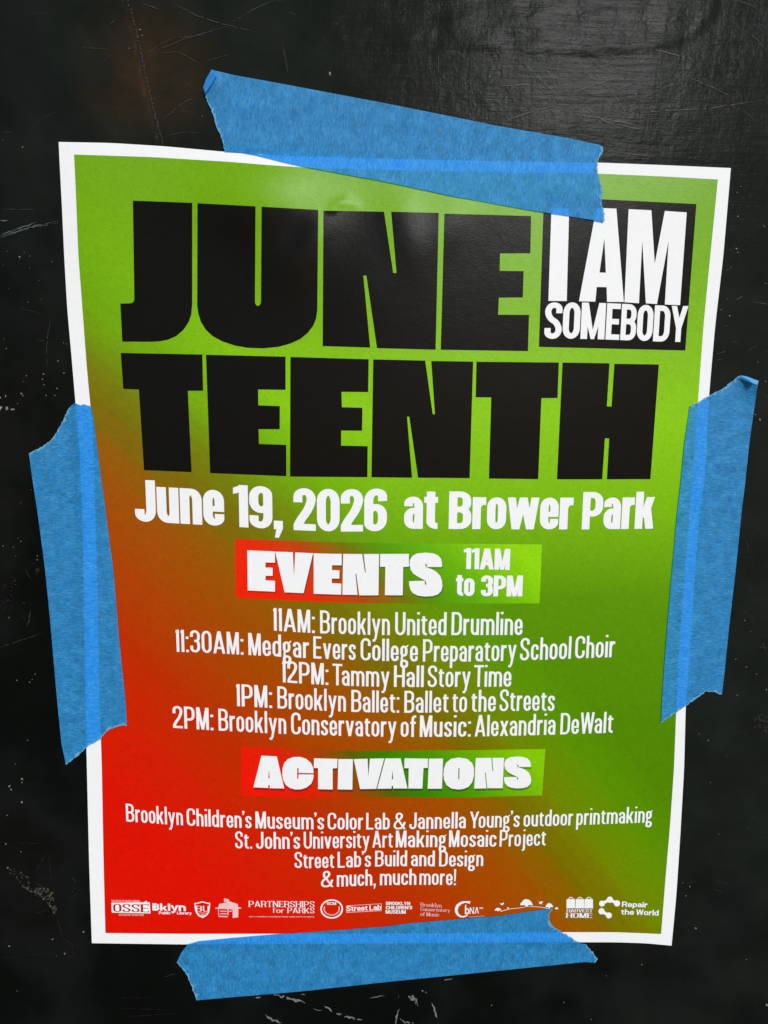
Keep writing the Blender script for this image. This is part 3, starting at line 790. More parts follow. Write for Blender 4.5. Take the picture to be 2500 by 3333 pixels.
def slope(x, y):                                   # lean of the letters' uprights over the sheet
    return .042 - 6.2e-5 * (x - 440)
def text(name, words, base, cap, face, m, parent, lift=.00015, shadow=None):
    """words: (string, left x, right x) along a traced baseline; cap: [(x, cap height in px)]"""
    bx, by = zip(*base); cx, cy = zip(*cap)
    # smooth the baseline a little with a quadratic-ish fit when there are enough points
    fit = np.poly1d(np.polyfit(bx, by, min(4, len(bx) - 1))) if len(bx) > 2 else np.poly1d(np.polyfit(bx, by, len(bx) - 1))
    V, F = [], []; par = 0
    for wd, x0, x1 in words:
        adv = []; x = 0
        for i, ch in enumerate(wd):
            if ch == ' ': x += face.space; continue
            v, fc, w = face.glyph(ch)
            pv = wd[i - 1] if i else ''
            if (pv in 'TY' and ch in 'aoeruymsc' and pv): x -= .085
            elif pv == 'W' and ch == 'a': x -= .045
            elif ch == "'" or pv == "'": x -= .03
            elif pv == 'T' and ch == 'i': x -= .03
            adv.append((v, fc, x)); x += w + face.gap
        nat = x - face.gap; sc = (x1 - x0) / nat
        for v, fc, gx in adv:
            X = x0 + (gx + v[:, 0]) * sc
            xc = float(x0 + gx * sc)
            ch_ = np.interp(X, cx, cy); b = fit(X)
            px = np.stack([X - slope(X, b) * v[:, 1] * ch_, b - v[:, 1] * ch_], 1)
            l = lift + (.00002 if par else 0); par ^= 1
            p = settle(px, lifted(l)); o = len(V); V += list(p); F += [[i + o for i in t] for t in fc]
    if shadow: drop_shadow(V, F, shadow, lift, parent)
    return sheet_normals(mesh_obj(name, V, F, m, parent, False))

text('badge_lettering', [('S', 1771, 1827), ('O', 1830, 1886), ('M', 1889, 1967), ('E', 1970.5, 2015), ('B', 2018.5, 2068), ('O', 2071, 2122), ('D', 2125, 2177), ('Y', 2179, 2233)],
     [(1773, 1103.5), (1890, 1103), (2000, 1106), (2100, 1110), (2210, 1113)], [(1770, 119), (2000, 118), (2215, 117)], BADGE, M_LETTER, badge)
text('date_lettering', [('June', 441, 731), ('19,', 761, 921), ('2026', 956, 1259)],
     [(450, 1697), (582, 1704), (796, 1716.5), (994, 1727), (1250, 1728)], [(440, 136), (1260, 139)], BOLD, M_LETTER, poster, .00015)
text('date_lettering', [('at', 1315, 1424), ('Brower', 1460, 1863), ('Park', 1893, 2127)],
     [(1320, 1721), (1500, 1722), (1700, 1723), (2100, 1721)], [(1315, 123), (2126, 121)], BOLD, M_LETTER, poster, .00015)
text('banner_lettering', [('11AM', 1508, 1659)], [(1515, 1852), (1655, 1855)], [(1508, 68), (1659, 68.5)], BOLD, M_LETTER, ev)
text('banner_lettering', [('to', 1483, 1544), ('3PM', 1565, 1700)], [(1490, 1939), (1600, 1941), (1698, 1941)], [(1483, 68), (1700, 68)], BOLD, M_LETTER, ev)

SCHED = [
 ([('11AM:', 890, 1025), ('Brooklyn', 1042, 1269), ('United', 1286, 1453), ('Drumline', 1469, 1700)],
  [(896, 2053), (974, 2057.6), (1054, 2062), (1260, 2067), (1452, 2067.5), (1690, 2067)], [(890, 74), (1050, 75), (1700, 75)]),
 ([('11:30AM:', 573.5, 793), ('Medgar', 809, 1006), ('Evers', 1020, 1158), ('College', 1173.6, 1360), ('Preparatory', 1376, 1680), ('School', 1692, 1858), ('Choir', 1871, 2000)],
  [(580, 2121.7), (699, 2126), (829, 2133), (988, 2141), (1192, 2151), (1383, 2152.5), (1587, 2152), (1706, 2150), (1853, 2144.4), (1985, 2139)], [(580, 72), (1000, 72), (1400, 73), (2000, 73)]),
 ([('12PM:', 919, 1069), ('Tammy', 1082.5, 1267.6), ('Hall', 1282, 1379), ('Story', 1392, 1531), ('Time', 1542, 1663.5)],
  [(925, 2221), (1046, 2228), (1101, 2231), (1217, 2235), (1376, 2236), (1558, 2235.6), (1650, 2235)], [(920, 70), (1660, 70.5)]),
 ([('1PM:', 770, 886), ('Brooklyn', 903.5, 1126), ('Ballet:', 1143.6, 1299.5), ('Ballet', 1315.7, 1459), ('to', 1472, 1519.7), ('the', 1533.6, 1613), ('Streets', 1625.5, 1804.5)],
  [(777, 2299), (865, 2302.5), (1000, 2311), (1155, 2318), (1325, 2319), (1554, 2317), (1789, 2314)], [(770, 72), (1800, 71)]),
 ([('2PM:', 563.5, 695), ('Brooklyn', 712, 932), ('Conservatory', 948, 1290), ('of', 1304, 1354), ('Music:', 1366, 1532), ('Alexandria', 1545, 1807), ('DeWalt', 1823, 1994)],
  [(572, 2370), (677, 2375), (721, 2378), (865, 2386), (960, 2391), (1126, 2396), (1372, 2398), (1550, 2396.5), (1804, 2392), (1985, 2385)], [(563, 72), (1370, 70), (2000, 69)])]
for k, (w, b, c) in enumerate(SCHED):
    text('schedule_lettering', w, b, c, THIN, M_LETTER, poster, .00012 + .00004 * (k % 2))
ACTS = [
 ([('Brooklyn', 411.5, 596), ("Children's", 608.6, 819.4), ("Museum's", 832, 1055), ('Color', 1066.6, 1181.6), ('Lab', 1192, 1268.4), ('&', 1281, 1321.5), ('Jannella', 1332.4, 1515.8), ("Young's", 1528.8, 1691), ('outdoor', 1703.8, 1864), ('printmaking', 1875, 2122)],
  [(416, 2674), (590, 2685), (781, 2695), (839, 2697), (1012, 2699.5), (1200, 2698), (1504, 2696.6), (1623, 2694.5), (1717, 2691), (1880, 2684.5), (2003, 2680.5), (2111, 2677.5)], [(416, 58), (840, 55), (1300, 54), (2120, 53)]),
 ([('St.', 766, 821), ("John's", 834, 977), ('University', 989, 1203), ('Art', 1212, 1278), ('Making', 1288, 1452), ('Mosaic', 1461, 1615), ('Project', 1625.7, 1776)],
  [(778, 2761), (937, 2762.5), (1001, 2762.5), (1229, 2758.5), (1294, 2758), (1468, 2757.5), (1630, 2755), (1768, 2752)], [(770, 55), (1776, 54)]),
 ([('Street', 959, 1087.6), ("Lab's", 1099, 1207.6), ('Build', 1221, 1325), ('and', 1338, 1415), ('Design', 1429, 1572.5)],
  [(969, 2825), (1110, 2824), (1229, 2820.5), (1439, 2820), (1562, 2819)], [(960, 52), (1570, 51)]),
 ([('&', 1045, 1086), ('much,', 1096.6, 1223), ('much', 1236.6, 1355), ('more!', 1365, 1484)],
  [(1050, 2888), (1099, 2886), (1215, 2882), (1349, 2880), (1479, 2881)], [(1045, 53), (1484, 52)])]
for k, (w, b, c) in enumerate(ACTS):
    text('activity_lettering', w, b, c, THIN, M_LETTER, poster, .00012 + .00004 * (k % 2))

# ------------------------------------------------------------------ sponsor logos along the foot of the sheet
L1 = zr(340, 2900, 500); L2 = zr(800, 2900, 500); L3 = zr(1240, 2900, 500); L4 = zr(1690, 2880, 500)
def ring(c, r0, r1, n_=28):
    o = [(c[0] + r1[0] * math.cos(6.2832 * i / n_), c[1] + r1[1] * math.sin(6.2832 * i / n_)) for i in range(n_)]
    h = [(c[0] + r0[0] * math.cos(6.2832 * i / n_), c[1] + r0[1] * math.sin(6.2832 * i / n_)) for i in range(n_)]
    return o, [h]
def disc(cx, cy, rx, ry=None, n_=18):
    ry = ry or rx; return [(cx + rx * math.cos(6.2832 * i / n_), cy + ry * math.sin(6.2832 * i / n_)) for i in range(n_)]
def logo(shapes, m=M_LETTER, lift=.00012): return print_shapes('sponsor_logo', shapes, m, poster, lift, None, 30)
def lt(par, Z, wd, x0, x1, y0, y1, cap, face, m=M_LETTER, lift=.00015):
    (a, b), (c, d) = Z([(x0, y0), (x1, y1)]); k = abs(Z([(0, cap)])[0][1] - Z([(0, 0)])[0][1])
    return text('logo_lettering', [(wd, a, c)], [(a, b), (c, d)], [(a, k), (c, k)], face, m, par, lift)
SM = Face(.17, .15, .72, wc=1.3, gap=.12, space=.3, q=3)
o = logo([(L1([(75, 127), (490, 122), (497, 243), (80, 233)]), [])])
lt(o, L1, 'OSS', 97, 382, 226, 229, 86, SERIFB, M_REDINK); lt(o, L1, 'E', 394, 482, 229, 231, 86, SERIFB, M_REDINK)
print_shapes('logo_lettering', [(L1([(418, 122), (430, 132), (462, 118), (455, 106)]), [])], M_LETTER, o, .00017, None, 30)
lt(o, L1, 'THE OFFICE OF COUNCIL MEMBER', 75, 385, 119, 122, 22, SM, M_PINK); lt(o, L1, '35TH DISTRICT OF NEW YORK', 155, 425, 266, 270, 20, SM, M_PINK)
o = logo([(L1([(518, 132), (560, 134), (582, 146), (590, 156), (584, 170), (594, 186), (588, 202), (565, 212), (518, 210)]), [L1([(553, 150), (568, 150), (568, 163), (553, 163)]), L1([(553, 178), (570, 178), (570, 191), (553, 191)])])])
lt(o, L1, 'kl', 602, 712, 212, 215, 78, Face(.30, .2, .66, wc=1.4, gap=.10)); lt(o, L1, 'yn', 716, 880, 214, 217, 84, Face(.30, .22, .72, wc=1.5, gap=.02))
lt(o, L1, 'Public', 588, 713, 250, 252, 30, SANS); lt(o, L1, 'Library', 785, 942, 252, 255, 30, SANS)
o = logo([(L1([(970, 130), (1000, 128), (1055, 110), (1110, 126), (1142, 128), (1140, 180), (1130, 235), (1100, 270), (1062, 292), (1018, 272), (990, 238), (976, 190)]),
           [L1([(983, 140), (1010, 138), (1056, 123), (1105, 137), (1130, 140), (1128, 182), (1118, 228), (1092, 258), (1062, 276), (1028, 260), (1002, 228), (990, 185)])])])
lt(o, L1, 'BU', 990, 1128, 222, 224, 62, SERIF); print_shapes('logo_lettering', [(L1([(1022, 234), (1105, 235), (1103, 241), (1024, 240)]), []), (L1([(1036, 254), (1090, 254), (1062, 272)]), [])], M_PINK, o, .00016, None, 30)
o = logo([(L1([(1198, 182), (1230, 178), (1240, 140), (1315, 125), (1340, 108), (1440, 142), (1446, 176), (1478, 180), (1474, 192), (1445, 190), (1446, 285), (1385, 292), (1384, 200), (1340, 196), (1340, 262), (1330, 262), (1328, 196), (1236, 192), (1236, 280), (1330, 284), (1330, 272), (1244, 268), (1230, 270), (1228, 192), (1200, 192)]), []),
          (L1([(1292, 78), (1345, 92), (1345, 106), (1312, 120), (1292, 120)]), []), (L1([(1250, 212), (1322, 216), (1322, 226), (1250, 222)]), []), (L1([(1345, 214), (1378, 213), (1378, 222), (1345, 224)]), []), (L1([(1248, 240), (1322, 242), (1322, 252), (1248, 250)]), [])], M_PINK)
o = empty('sponsor_logo'); o.parent = poster
lt(o, L2, 'PARTNERSHIPS', 33, 742, 172, 176, 64, SERIF); lt(o, L2, 'PARKS', 450, 742, 238, 241, 58, SERIF); lt(o, L2, 'for', 290, 415, 236, 236, 54, Face(.11, .06, .66, wc=1.5, gap=.1))
lt(o, L2, 'CITY PARKS FOUNDATION AND NYC PARKS', 35, 740, 284, 286, 12, SM, M_PINK)
o = logo([ring(L2([(928, 194)])[0], (32, 27), (37, 31.5))])
lt(o, L2, 'OCM', 874, 976, 150, 150, 30, SANS)
print_shapes('logo_lettering', [(disc(*L2([(928 + 82 * math.cos(a), 194 + 66 * math.sin(a))])[0], 2.3, 2.6, 6), []) for a in np.linspace(-.3, math.pi + .3, 17)], M_PINK, o, .00015, None, 30)
fr = []
for q in ([(1085, 158), (1466, 135), (1466, 140), (1085, 163)], [(1085, 228), (1466, 210), (1466, 216), (1085, 235)], [(1085, 158), (1090, 158), (1090, 233), (1085, 233)], [(1462, 136), (1467, 136), (1467, 214), (1462, 214)]): fr.append((L2(q), []))
o = print_shapes('sponsor_logo', fr, M_PINK, poster, .00012, None, 200)
lt(o, L2, 'Street Lab', 1090, 1462, 219, 205, 58, SANS)
o = empty('sponsor_logo'); o.parent = poster
SB = Face(.24, .19, .72, wc=1.3, gap=.08, space=.25)
lt(o, L3, 'BROOKLYN', 55, 315, 152, 154, 36, SB); lt(o, L3, "CHILDREN'S", 53, 338, 198, 198, 36, SB); lt(o, L3, 'MUSEUM', 50, 268, 244, 246, 38, SB)
o = empty('sponsor_logo'); o.parent = poster
lt(o, L3, 'Brooklyn', 428, 655, 166, 178, 42, SERIF, M_PINK); lt(o, L3, 'Conservatory', 428, 745, 214, 228, 38, SERIF, M_PINK); lt(o, L3, 'of Music', 425, 628, 268, 276, 40, SERIF, M_PINK)
cc = [(968, 112), (958, 140), (935, 130), (905, 128), (868, 142), (840, 170), (828, 205), (836, 240), (860, 265), (890, 272), (920, 262), (945, 246), (930, 272), (895, 287), (855, 283), (820, 262), (800, 228), (798, 190), (812, 155), (840, 128), (880, 112), (925, 110)]
o = logo([(L3(cc), [])])
lt(o, L3, 'b', 906, 955, 250, 250, 100, Face(.2, .14, .62, wc=1.4)); lt(o, L3, 'NA', 958, 1058, 248, 244, 70, SERIF); lt(o, L3, 'INC', 1064, 1106, 194, 195, 18, SM); lt(o, L3, 'Community Now', 950, 1120, 284, 274, 10, SM, M_PINK)
def canopy(cx, cy, rx, ry): return [(cx - rx, cy), (cx - rx * .95, cy - ry * .35), (cx - rx * .7, cy - ry * .6), (cx - rx * .45, cy - ry * .9), (cx - rx * .1, cy - ry), (cx + rx * .3, cy - ry * .92), (cx + rx * .6, cy - ry * .75), (cx + rx * .85, cy - ry * .4), (cx + rx, cy), (cx + rx * .35, cy - ry * .08), (cx + rx * .12, cy + ry * .22), (cx - rx * .14, cy + ry * .22), (cx - rx * .3, cy - ry * .06)]
o = logo([(L4(canopy(80, 222, 68, 68)), []), (L4(canopy(326, 242, 42, 44)), []), (L4(canopy(405, 262, 20, 20)), []), (L3(canopy(1265, 212, 36, 30)), []), (L3(canopy(1372, 190, 12, 14)), []),
          (L4([(206, 174), (226, 188), (236, 178), (260, 182), (244, 198), (246, 212), (230, 204), (212, 208), (220, 194)]), []),
          (L3([(1286, 128), (1304, 138), (1326, 122), (1328, 138), (1312, 154), (1294, 148)]), [])])
print_shapes('logo_lettering', [(L3([(1290, 218), (1340, 204), (1400, 190), (1500, 180), (1560, 172), (1560, 176), (1500, 185), (1400, 195), (1340, 210), (1295, 224)]), []),
                                (L4([(100, 234), (170, 233), (230, 238), (290, 248), (360, 262), (355, 266), (290, 253), (230, 243), (170, 238), (100, 238)]), [])], M_LETTER, o, .00016, None, 30)
bags = []
for a in (512, 610, 706):
    bags.append((L4([(a, 154), (a + 90, 154), (a + 92, 252), (a - 2, 254)]), []))
    bags.append((L4([(a + 18, 152), (a + 24, 138), (a + 40, 131), (a + 56, 131), (a + 70, 140), (a + 74, 152), (a + 66, 152), (a + 62, 145), (a + 52, 139), (a + 42, 139), (a + 32, 144), (a + 27, 152)]), []))
o = logo(bags)
lt(o, L4, 'HARVEST', 512, 792, 296, 296, 34, SERIFB); lt(o, L4, 'HOME', 506, 788, 355, 357, 52, SERIFB)
def bar(a, b, w):
    a, b = np.array(a, float), np.array(b, float); d = (b - a) / np.linalg.norm(b - a); n_ = np.array([-d[1], d[0]]) * w
    return [tuple(a + n_), tuple(b + n_), tuple(b - n_), tuple(a - n_)]
def union_logo(parts, name, par, m, lift):
    v, f = triangulate(parts)
    return mesh_obj(name, settle(v, lifted(lift)), f, m, par, True)
o = union_logo([L4(disc(894, 202, 32)), L4(disc(980, 160, 34)), L4(disc(1056, 200, 34)), L4(bar((894, 202), (980, 160), 16)), L4(bar((980, 160), (1056, 200), 16)),
                L4(disc(890, 286, 34)), L4(disc(968, 330, 33)), L4(bar((890, 286), (968, 330), 16))], 'sponsor_logo', poster, M_LETTER, .00012)
lt(o, L4, 'Repair', 1108, 1384, 238, 244, 58, SANS); lt(o, L4, 'the World', 1100, 1505, 320, 332, 60, SANS)

# ------------------------------------------------------------------ tape
tp = build_tape(TAPE_TOP, [(690, 350), (1960, 600)], 'longest blue tape strip, slanting down across the top edge of the poster', [((680, 250), .004, .0012), ((1960, 700), .005, .0005)])
tl = build_tape(TAPE_LEFT, [(220, 1400), (300, 2400)], 'upright blue tape strip over the left edge of the poster', [((95, 1476), .006, .0008), ((215, 2489), .006, .0006)])
trr = build_tape(TAPE_RIGHT, [(2400, 1240), (2250, 2320)], 'upright blue tape strip over the right edge of the poster, its top corner curling', [((2462, 1240), .0045, .0035)])
tb = build_tape(TAPE_BOT, [(600, 3150), (1900, 3050)], 'blue tape strip over the bottom edge of the poster, rising to the right', [((600, 3090), .005, .0006), ((1940, 3120), .004, .0012)])

# torn fibres along the ragged ends, and the two corners that have lifted
M_TORN, _nt, _b = mat('torn_tape_fibre'); _b.inputs['Base Color'].default_value = (.10, .30, .50, 1); _b.inputs['Roughness'].default_value = .9
M_BACK, _nt, _b = mat('tape_back'); _b.inputs['Base Color'].default_value = (.10, .40, .80, 1); _b.inputs['Roughness'].default_value = .5
def torn(parent, poly, spans, lifts=()):
    if len(spans) > 1:
        for q in spans: torn(parent, poly, [q], lifts)
        return
    P = np.array(poly); c = P.mean(0); V, F = [], []
    for a, b in spans:
        i0 = int(np.argmin(np.hypot(*(P - a).T))); i1 = int(np.argmin(np.hypot(*(P - b).T)))
        idx = []; k = i0
        while True:
            idx.append(k)
            if k == i1: break
            k = (k + 1) % len(P)
        L = P[idx]
        if len(L) < 3: continue
        t = np.gradient(L, axis=0); t /= np.linalg.norm(t, axis=1)[:, None] + 1e-9
        nn = np.stack([-t[:, 1], t[:, 0]], 1)
        if inside(P, (L[len(L) // 2] + nn[len(L) // 2] * 6)[None])[0] == False: nn = -nn
        w = 2.0 + 9 * rng.rand(len(L)) ** 2.5
        inn = L + nn * w[:, None]
        for k in range(len(L) - 1):
            i = len(V); V += [L[k], inn[k], inn[k + 1], L[k + 1]]; F.append([i, i + 1, i + 2, i + 3])
    def hf(x, z):
        h = h_tape(x, z) + .00006 * fbm(x, z, 480, 21, 2) + .00014 * fbm(x, z, 130, 33, 2) + .00005
        for px, r_, a_ in lifts:
            q = on_plane([px])[0]; h = h + a_ * np.exp(-(((x - q[0]) / r_) ** 2 + ((z - q[2]) / r_) ** 2))
        return h
    return mesh_obj('torn_edge', settle(V, hf), F, M_TORN, parent, False)
torn(tp, TAPE_TOP, [((1962, 478), (1967, 722)), ((732, 494), (669, 316))], [((680, 250), .004, .0012), ((1960, 700), .005, .0005)])
torn(tl, TAPE_LEFT, [((94, 1476), (226, 1326)), ((413, 2363), (215, 2489))], [((95, 1476), .006, .0008), ((215, 2489), .006, .0006)])
torn(trr, TAPE_RIGHT, [((2246, 1321), (2407, 1223)), ((2350, 2260), (2152, 2353))], [((2462, 1240), .0045, .0035)])
torn(tb, TAPE_BOT, [((1798, 2958), (1937, 3134)), ((640, 3256), (575, 3133))], [((600, 3090), .005, .0006), ((1940, 3120), .004, .0012)])
def flap(name, parent, pts, hts, m):
    p = [on_plane([q], h)[0] for q, h in zip(pts, hts)]
    return mesh_obj(name, p, [list(range(len(p)))], m, parent, False)
flap('curled_corner', trr, [(2408, 1222), (2432, 1226), (2470, 1240), (2465, 1252), (2450, 1247), (2432, 1234)], [.0022, .0032, .0052, .0058, .0050, .0036], M_BACK)
flap('folded_corner', tp, [(689, 225), (706, 242), (690, 272), (668, 303), (661, 284), (672, 256)], [.0026, .0024, .0022, .0021, .0022, .0024], M_TAPE)

# ------------------------------------------------------------------ scuffs, scratches and chips in the black paint
W1 = zr(0, 600, 420); 
def zs(x0, y0, w, pw): 
    k = w / pw
    return lambda pts: [(x0 + a * k, y0 + b * k) for a, b in pts]
w1 = zs(0, 600, 420, 1327); w2 = zs(0, 1250, 320, 745); w3 = zs(0, 2150, 420, 785); w4 = zs(380, 3000, 1020, 1659)
w5 = zs(1300, 2950, 1200, 1659); w6 = zs(2150, 2000, 350, 704); w7 = zs(2250, 500, 250, 614); q1 = zs(0, 0, 1250, 1659); q2 = zs(1250, 0, 1250, 1659)
scr = [(w1([(0, 255), (240, 262), (330, 260), (420, 285)]), 2.2), (w1([(530, 1360), (495, 1560), (480, 1750), (500, 1900)]), 2.2), (w1([(380, 1600), (470, 1610)]), 1.6),
       (w1([(200, 1270), (420, 1330)]), 1.4), (w2([(0, 1992), (130, 1950), (320, 1885)]), 3), (w2([(236, 1690), (230, 1760), (206, 1850)]), 5), (w2([(170, 1652), (196, 1662)]), 3),
       (w2([(190, 1400), (240, 1480)]), 2), (w3([(0, 1104), (285, 1110)]), 1.5), (w3([(300, 1180), (318, 1380)]), 1.6), (w3([(60, 1260), (180, 1330), (310, 1395)]), 4), (w3([(350, 1545), (375, 1650), (390, 1690), (440, 1720), (462, 1830)]), 2.2),
       (w3([(0, 1805), (120, 1800)]), 1.5), (w3([(112, 1818), (112, 1842)]), 1.8), (w3([(215, 1535), (310, 1510)]), 2), (w3([(0, 1500), (100, 1480), (60, 1445)]), 1.8), (w3([(220, 1290), (240, 1240), (290, 1160)]), 2.5), (w3([(430, 1440), (480, 1410)]), 2.5),
       (w3([(120, 1790), (430, 1770)]), 1.3), (w4([(120, 350), (360, 352), (500, 400)]), 1.6), (w4([(0, 402), (180, 396)]), 1.4), (w4([(20, 455), (260, 462)]), 1.3), (w4([(40, 500), (330, 480)]), 1.2), (w4([(250, 292), (290, 276), (325, 270)]), 3.2),
       (w6([(340, 1738), (440, 1762)]), 3), (w6([(335, 1790), (450, 1832)]), 2), (w6([(605, 675), (704, 705)]), 3), (w6([(120, 1760), (240, 1745)]), 1.8),
       (w7([(350, 1172), (410, 1138)]), 1.8), (w7([(490, 1185), (610, 1207)]), 1.8), (w7([(190, 1602), (290, 1578)]), 2), (w7([(190, 1652), (250, 1640)]), 2), (w7([(270, 940), (330, 900)]), 1.6), (w7([(570, 1035), (610, 1040)]), 2.2), (w7([(330, 1500), (380, 1525)]), 1.6),
       (q1([(740, 10), (850, 70), (960, 105), (1100, 140)]), 2.2), (q1([(640, 235), (800, 170), (1000, 110)]), 1.6), (q1([(690, 230), (770, 225), (860, 275)]), 1.8), (q1([(800, 315), (900, 335)]), 2), (q1([(620, 20), (690, 42)]), 3), (q1([(0, 570), (70, 575)]), 2.2),
       (q1([(1000, 100), (1100, 40), (1190, 0)]), 1.4), (q1([(700, 520), (800, 440), (860, 420)]), 1.6), (q1([(880, 270), (1000, 235)]), 1.5), (q1([(720, 590), (790, 572), (870, 575)]), 1.4), (q1([(1220, 180), (1245, 320)]), 1.3), (q1([(350, 205), (470, 215)]), 1.8), (q1([(470, 110), (500, 90)]), 2.4), (q1([(600, 250), (740, 170), (900, 150)]), 1.2),
       (q2([(480, 375), (620, 365)]), 2), (q2([(515, 525), (650, 480), (770, 450)]), 2), (q2([(770, 430), (680, 350), (580, 250)]), 1.5), (q2([(765, 420), (720, 330), (690, 280)]), 1.5), (q2([(760, 400), (745, 320), (760, 250)]), 1.4), (q2([(790, 410), (900, 370), (1000, 340)]), 1.6),
       (q2([(840, 440), (960, 530), (1160, 570)]), 1.8), (q2([(800, 490), (960, 515), (1120, 550)]), 2), (q2([(1000, 500), (1200, 480), (1400, 470), (1659, 430)]), 1.6), (q2([(1300, 330), (1420, 380), (1500, 420)]), 1.6), (q2([(1150, 210), (1330, 258)]), 2.4), (q2([(235, 220), (235, 330)]), 1.3),
       (q2([(820, 350), (900, 300), (1010, 270)]), 1.4), (q2([(840, 410), (980, 400), (1100, 350)]), 1.4), (q2([(900, 620), (1010, 600), (1200, 590)]), 1.3), (q2([(950, 560), (1100, 430), (1300, 340)]), 1.1), (q2([(880, 280), (1000, 420), (1060, 520)]), 1.2), (q2([(1010, 660), (1180, 680)]), 1.6)]
for _ in range(40):                                 # hairlines left by years of wiping, thickest towards the top
    x, y = rng.rand() * 2500, 520 * rng.rand() ** 1.3 - 20
    a = rng.choice([.15, .1, -.5, .6, -.9]) + rng.randn() * .25; l = 20 + 110 * rng.rand()
    scr.append(([(x, y), (x + l * .5 * math.cos(a), y + l * .5 * math.sin(a)), (x + l * math.cos(a + .15), y + l * math.sin(a + .15))], .5 + .4 * rng.rand()))
for _ in range(30):
    x = rng.choice([rng.rand() * 200, 2300 + rng.rand() * 200]); y = 900 + rng.rand() * 2400
    a = rng.choice([.1, 1.4, -.4]) + rng.randn() * .3; l = 12 + 60 * rng.rand()
    scr.append(([(x, y), (x + l * .5 * math.cos(a), y + l * .5 * math.sin(a)), (x + l * math.cos(a + .1), y + l * math.sin(a + .1))], .7 + .5 * rng.rand()))
PB = np.array(E_TOP + E_RIGHT[1:] + E_BOT[::-1][1:] + E_LEFT[::-1][1:-1])
def free(pts):
    p = np.array(pts, float)
    return not (inside(PB, p).any() or any(inside(np.array(t), p).any() for t in TAPES_PX))
wall_marks('scratches', [k for k in scr if free(k[0])], M_SCR)
wall_marks('scratches', [(w1([(0, 543), (160, 490), (360, 430), (605, 380)]), 3.2), (w1([(0, 557), (330, 447), (608, 400)]), 1.8), (w1([(0, 525), (200, 455), (400, 388)]), 4), (w1([(0, 380), (90, 374)]), 5)], M_SCRG, .0004)
smear = [(w4([(735, 401), (765, 397)]), 6), (w4([(830, 382), (900, 397), (1000, 425)]), 11), (w4([(1040, 456), (1085, 466)]), 5), (w4([(1100, 446), (1140, 470)]), 9), (w4([(1150, 480), (1192, 486)]), 7), (w4([(1205, 498), (1300, 522)]), 11),
         (w4([(785, 487), (815, 512), (872, 532)]), 8), (w4([(1490, 388), (1492, 400)]), 5), (w4([(1545, 385), (1575, 400), (1600, 440)]), 13), (w4([(1492, 458), (1474, 541)]), 9), (w4([(1528, 528), (1572, 537)]), 7), (w4([(1340, 400), (1420, 385)]), 3), (w4([(975, 383), (1000, 386)]), 5),
         (w5([(40, 398), (80, 440)]), 12), (w5([(150, 430), (165, 500)]), 9), (w5([(100, 372), (125, 385)]), 7), (w5([(0, 500), (30, 528)]), 6), (w5([(200, 330), (240, 322)]), 4)]
M_SMEAR = plain('grey_paint_smear', (.17, .18, .19), .4)
wall_marks('paint_smears', smear, M_SMEAR)
chips = []
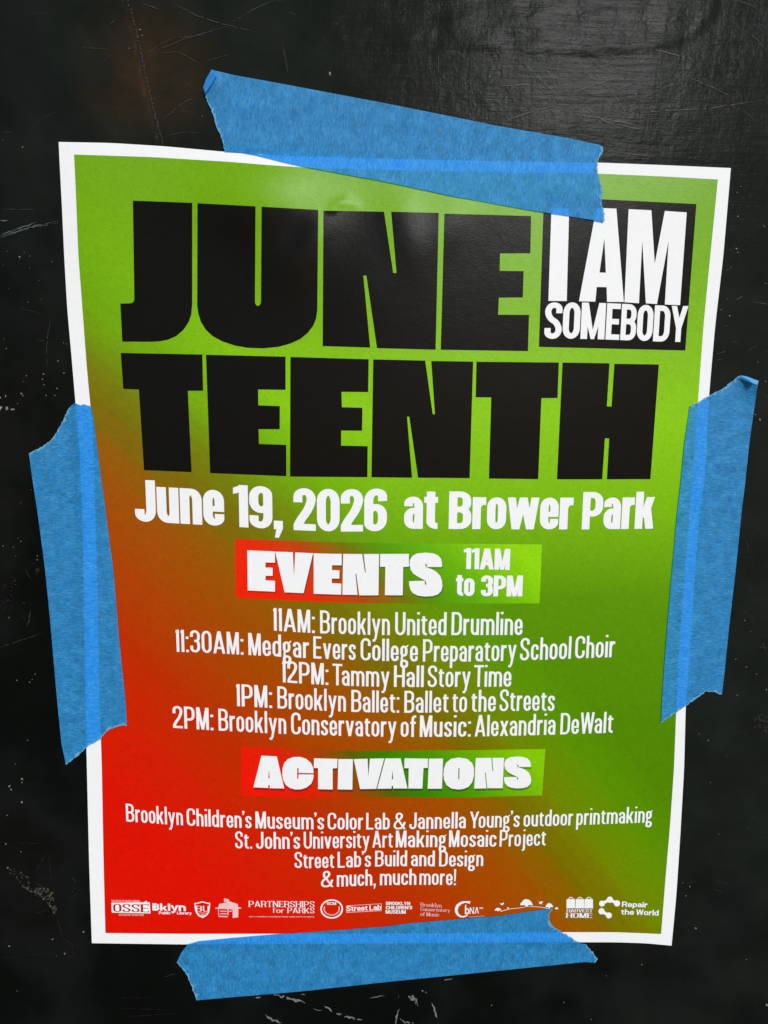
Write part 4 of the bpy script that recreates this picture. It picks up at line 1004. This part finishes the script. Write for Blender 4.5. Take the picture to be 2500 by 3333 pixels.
for Z, k, lst in ((w1, .3165, [(205, 748, 9), (208, 775, 5), (255, 700, 4), (310, 740, 5), (540, 797, 6), (95, 1073, 4), (40, 830, 4), (290, 1215, 5), (275, 1968, 8), (245, 2028, 5), (225, 2150, 13), (238, 2176, 8), (600, 1815, 12), (655, 1630, 6), (690, 1640, 5), (70, 1690, 9), (490, 1580, 5), (450, 1950, 9), (440, 2003, 8), (455, 2060, 6), (480, 2170, 8), (590, 2100, 10), (570, 2170, 8), (660, 1940, 10), (40, 1590, 6), (425, 1185, 5)]),
                  (w2, .4295, [(45, 95, 11), (4, 178, 22), (55, 185, 15), (100, 190, 15), (165, 75, 8), (3, 105, 8), (160, 1190, 5), (25, 1225, 6), (105, 1235, 5), (72, 1768, 6), (285, 1330, 7), (285, 1300, 6), (120, 1300, 4), (138, 1165, 4), (240, 800, 4), (160, 900, 3)]),
                  (w3, .535, [(135, 718, 8), (136, 738, 6), (58, 762, 8), (70, 781, 9), (135, 858, 8), (170, 483, 3.5), (215, 80, 4), (105, 118, 4), (183, 130, 4), (45, 940, 4), (510, 1648, 7), (60, 1735, 6), (320, 1692, 9), (50, 1258, 7), (38, 1112, 5), (130, 1160, 5), (395, 1780, 6)]),
                  (w5, .7233, [(415, 443, 3), (1330, 95, 4), (1560, 237, 3), (930, 310, 2.5), (740, 430, 3), (860, 505, 3), (1655, 440, 7), (1090, 260, 3)]),
                  (w6, .497, [(490, 290, 4), (560, 342, 5), (627, 388, 4), (550, 38, 5), (590, 110, 4), (500, 527, 4), (690, 490, 5), (310, 822, 4), (250, 780, 4), (325, 1097, 3), (230, 2052, 6), (145, 1752, 4), (190, 1780, 5), (165, 1838, 5)]),
                  (w7, .407, [(365, 312, 6), (580, 582, 7), (357, 760, 9), (368, 790, 7), (545, 2125, 9), (305, 1297, 6), (395, 265, 4), (370, 505, 7), (235, 1250, 5), (590, 1820, 8), (510, 2085, 5)]),
                  (q1, .7535, [(100, 637, 4), (875, 502, 3), (605, 130, 4), (615, 155, 3.5), (560, 210, 3), (1425, 318, 8), (15, 605, 3)]), (q2, .7535, [(455, 333, 4), (1155, 478, 3), (1085, 408, 3)])):
    for a, b, rad in lst: chips.append(blob(Z([(a, b)])[0], rad * k * 1.0, 8))
for _ in range(60):
    x = rng.choice([rng.rand() * 230, 2290 + rng.rand() * 210]); y = 650 + rng.rand() * 2650
    chips.append(blob((x, y), .6 + 1.0 * rng.rand() ** 2, 6))
wall_blobs('paint_chips', [c for c in chips if free(c)], M_CHIP)
M_DIM = plain('worn_paint', (.0075, .0073, .007), .5); M_TAN = plain('flaked_edge', (.055, .05, .04), .6)
def flecks(poly, n_, r0, r1):
    P = np.array(poly); lo, hi = P.min(0), P.max(0); out = []
    while len(out) < n_:
        q = lo + (hi - lo) * rng.rand(2)
        if inside(P, q[None])[0]: out.append(blob(q, r0 + (r1 - r0) * rng.rand() ** 2, 7))
    return out
wall_blobs('worn_flecks', flecks(w6([(640, 205), (670, 185), (695, 215), (685, 242), (650, 235)]), 26, 1.2, 5) + flecks(w6([(605, 690), (640, 655), (704, 640), (704, 770), (650, 765), (605, 735)]), 60, 1.2, 7) +
           flecks(w2([(265, 1405), (300, 1400), (308, 1432), (282, 1446)]), 14, 1.5, 5) + flecks(w2([(20, 1430), (120, 1440), (110, 1700), (30, 1720)]), 40, 1, 4) + flecks(w3([(430, 1320), (500, 1300), (470, 1470), (425, 1460)]), 30, 1, 4), M_DIM, .00028)
fl = w3([(232, 1372), (300, 1392), (322, 1412), (338, 1490), (352, 1548), (330, 1520), (290, 1472), (236, 1432), (160, 1388), (120, 1352), (200, 1385)])
wall_blobs('flaked_paint', flecks(fl, 70, 2, 8) + flecks(w3([(40, 1240), (110, 1270), (200, 1330), (190, 1390), (110, 1340), (30, 1270)]), 30, 1.2, 5), M_TAN, .0003)
M_SEAM = plain('seam_paint', (.012, .0122, .0135), .35)
sp = np.array(dens(SEAM_PX, 7, False)); wall_marks('seam_edge', [(list(map(tuple, sp + [4, 0])), 3.5)], M_SEAM, .0003)
wall_blobs('seam_edge', [blob((p[0] + 4 + rng.randn() * 2, p[1]), 2 + 1.6 * rng.rand(), 7) for p in sp[::2] if p[1] < 455], M_SEAM, .00034)
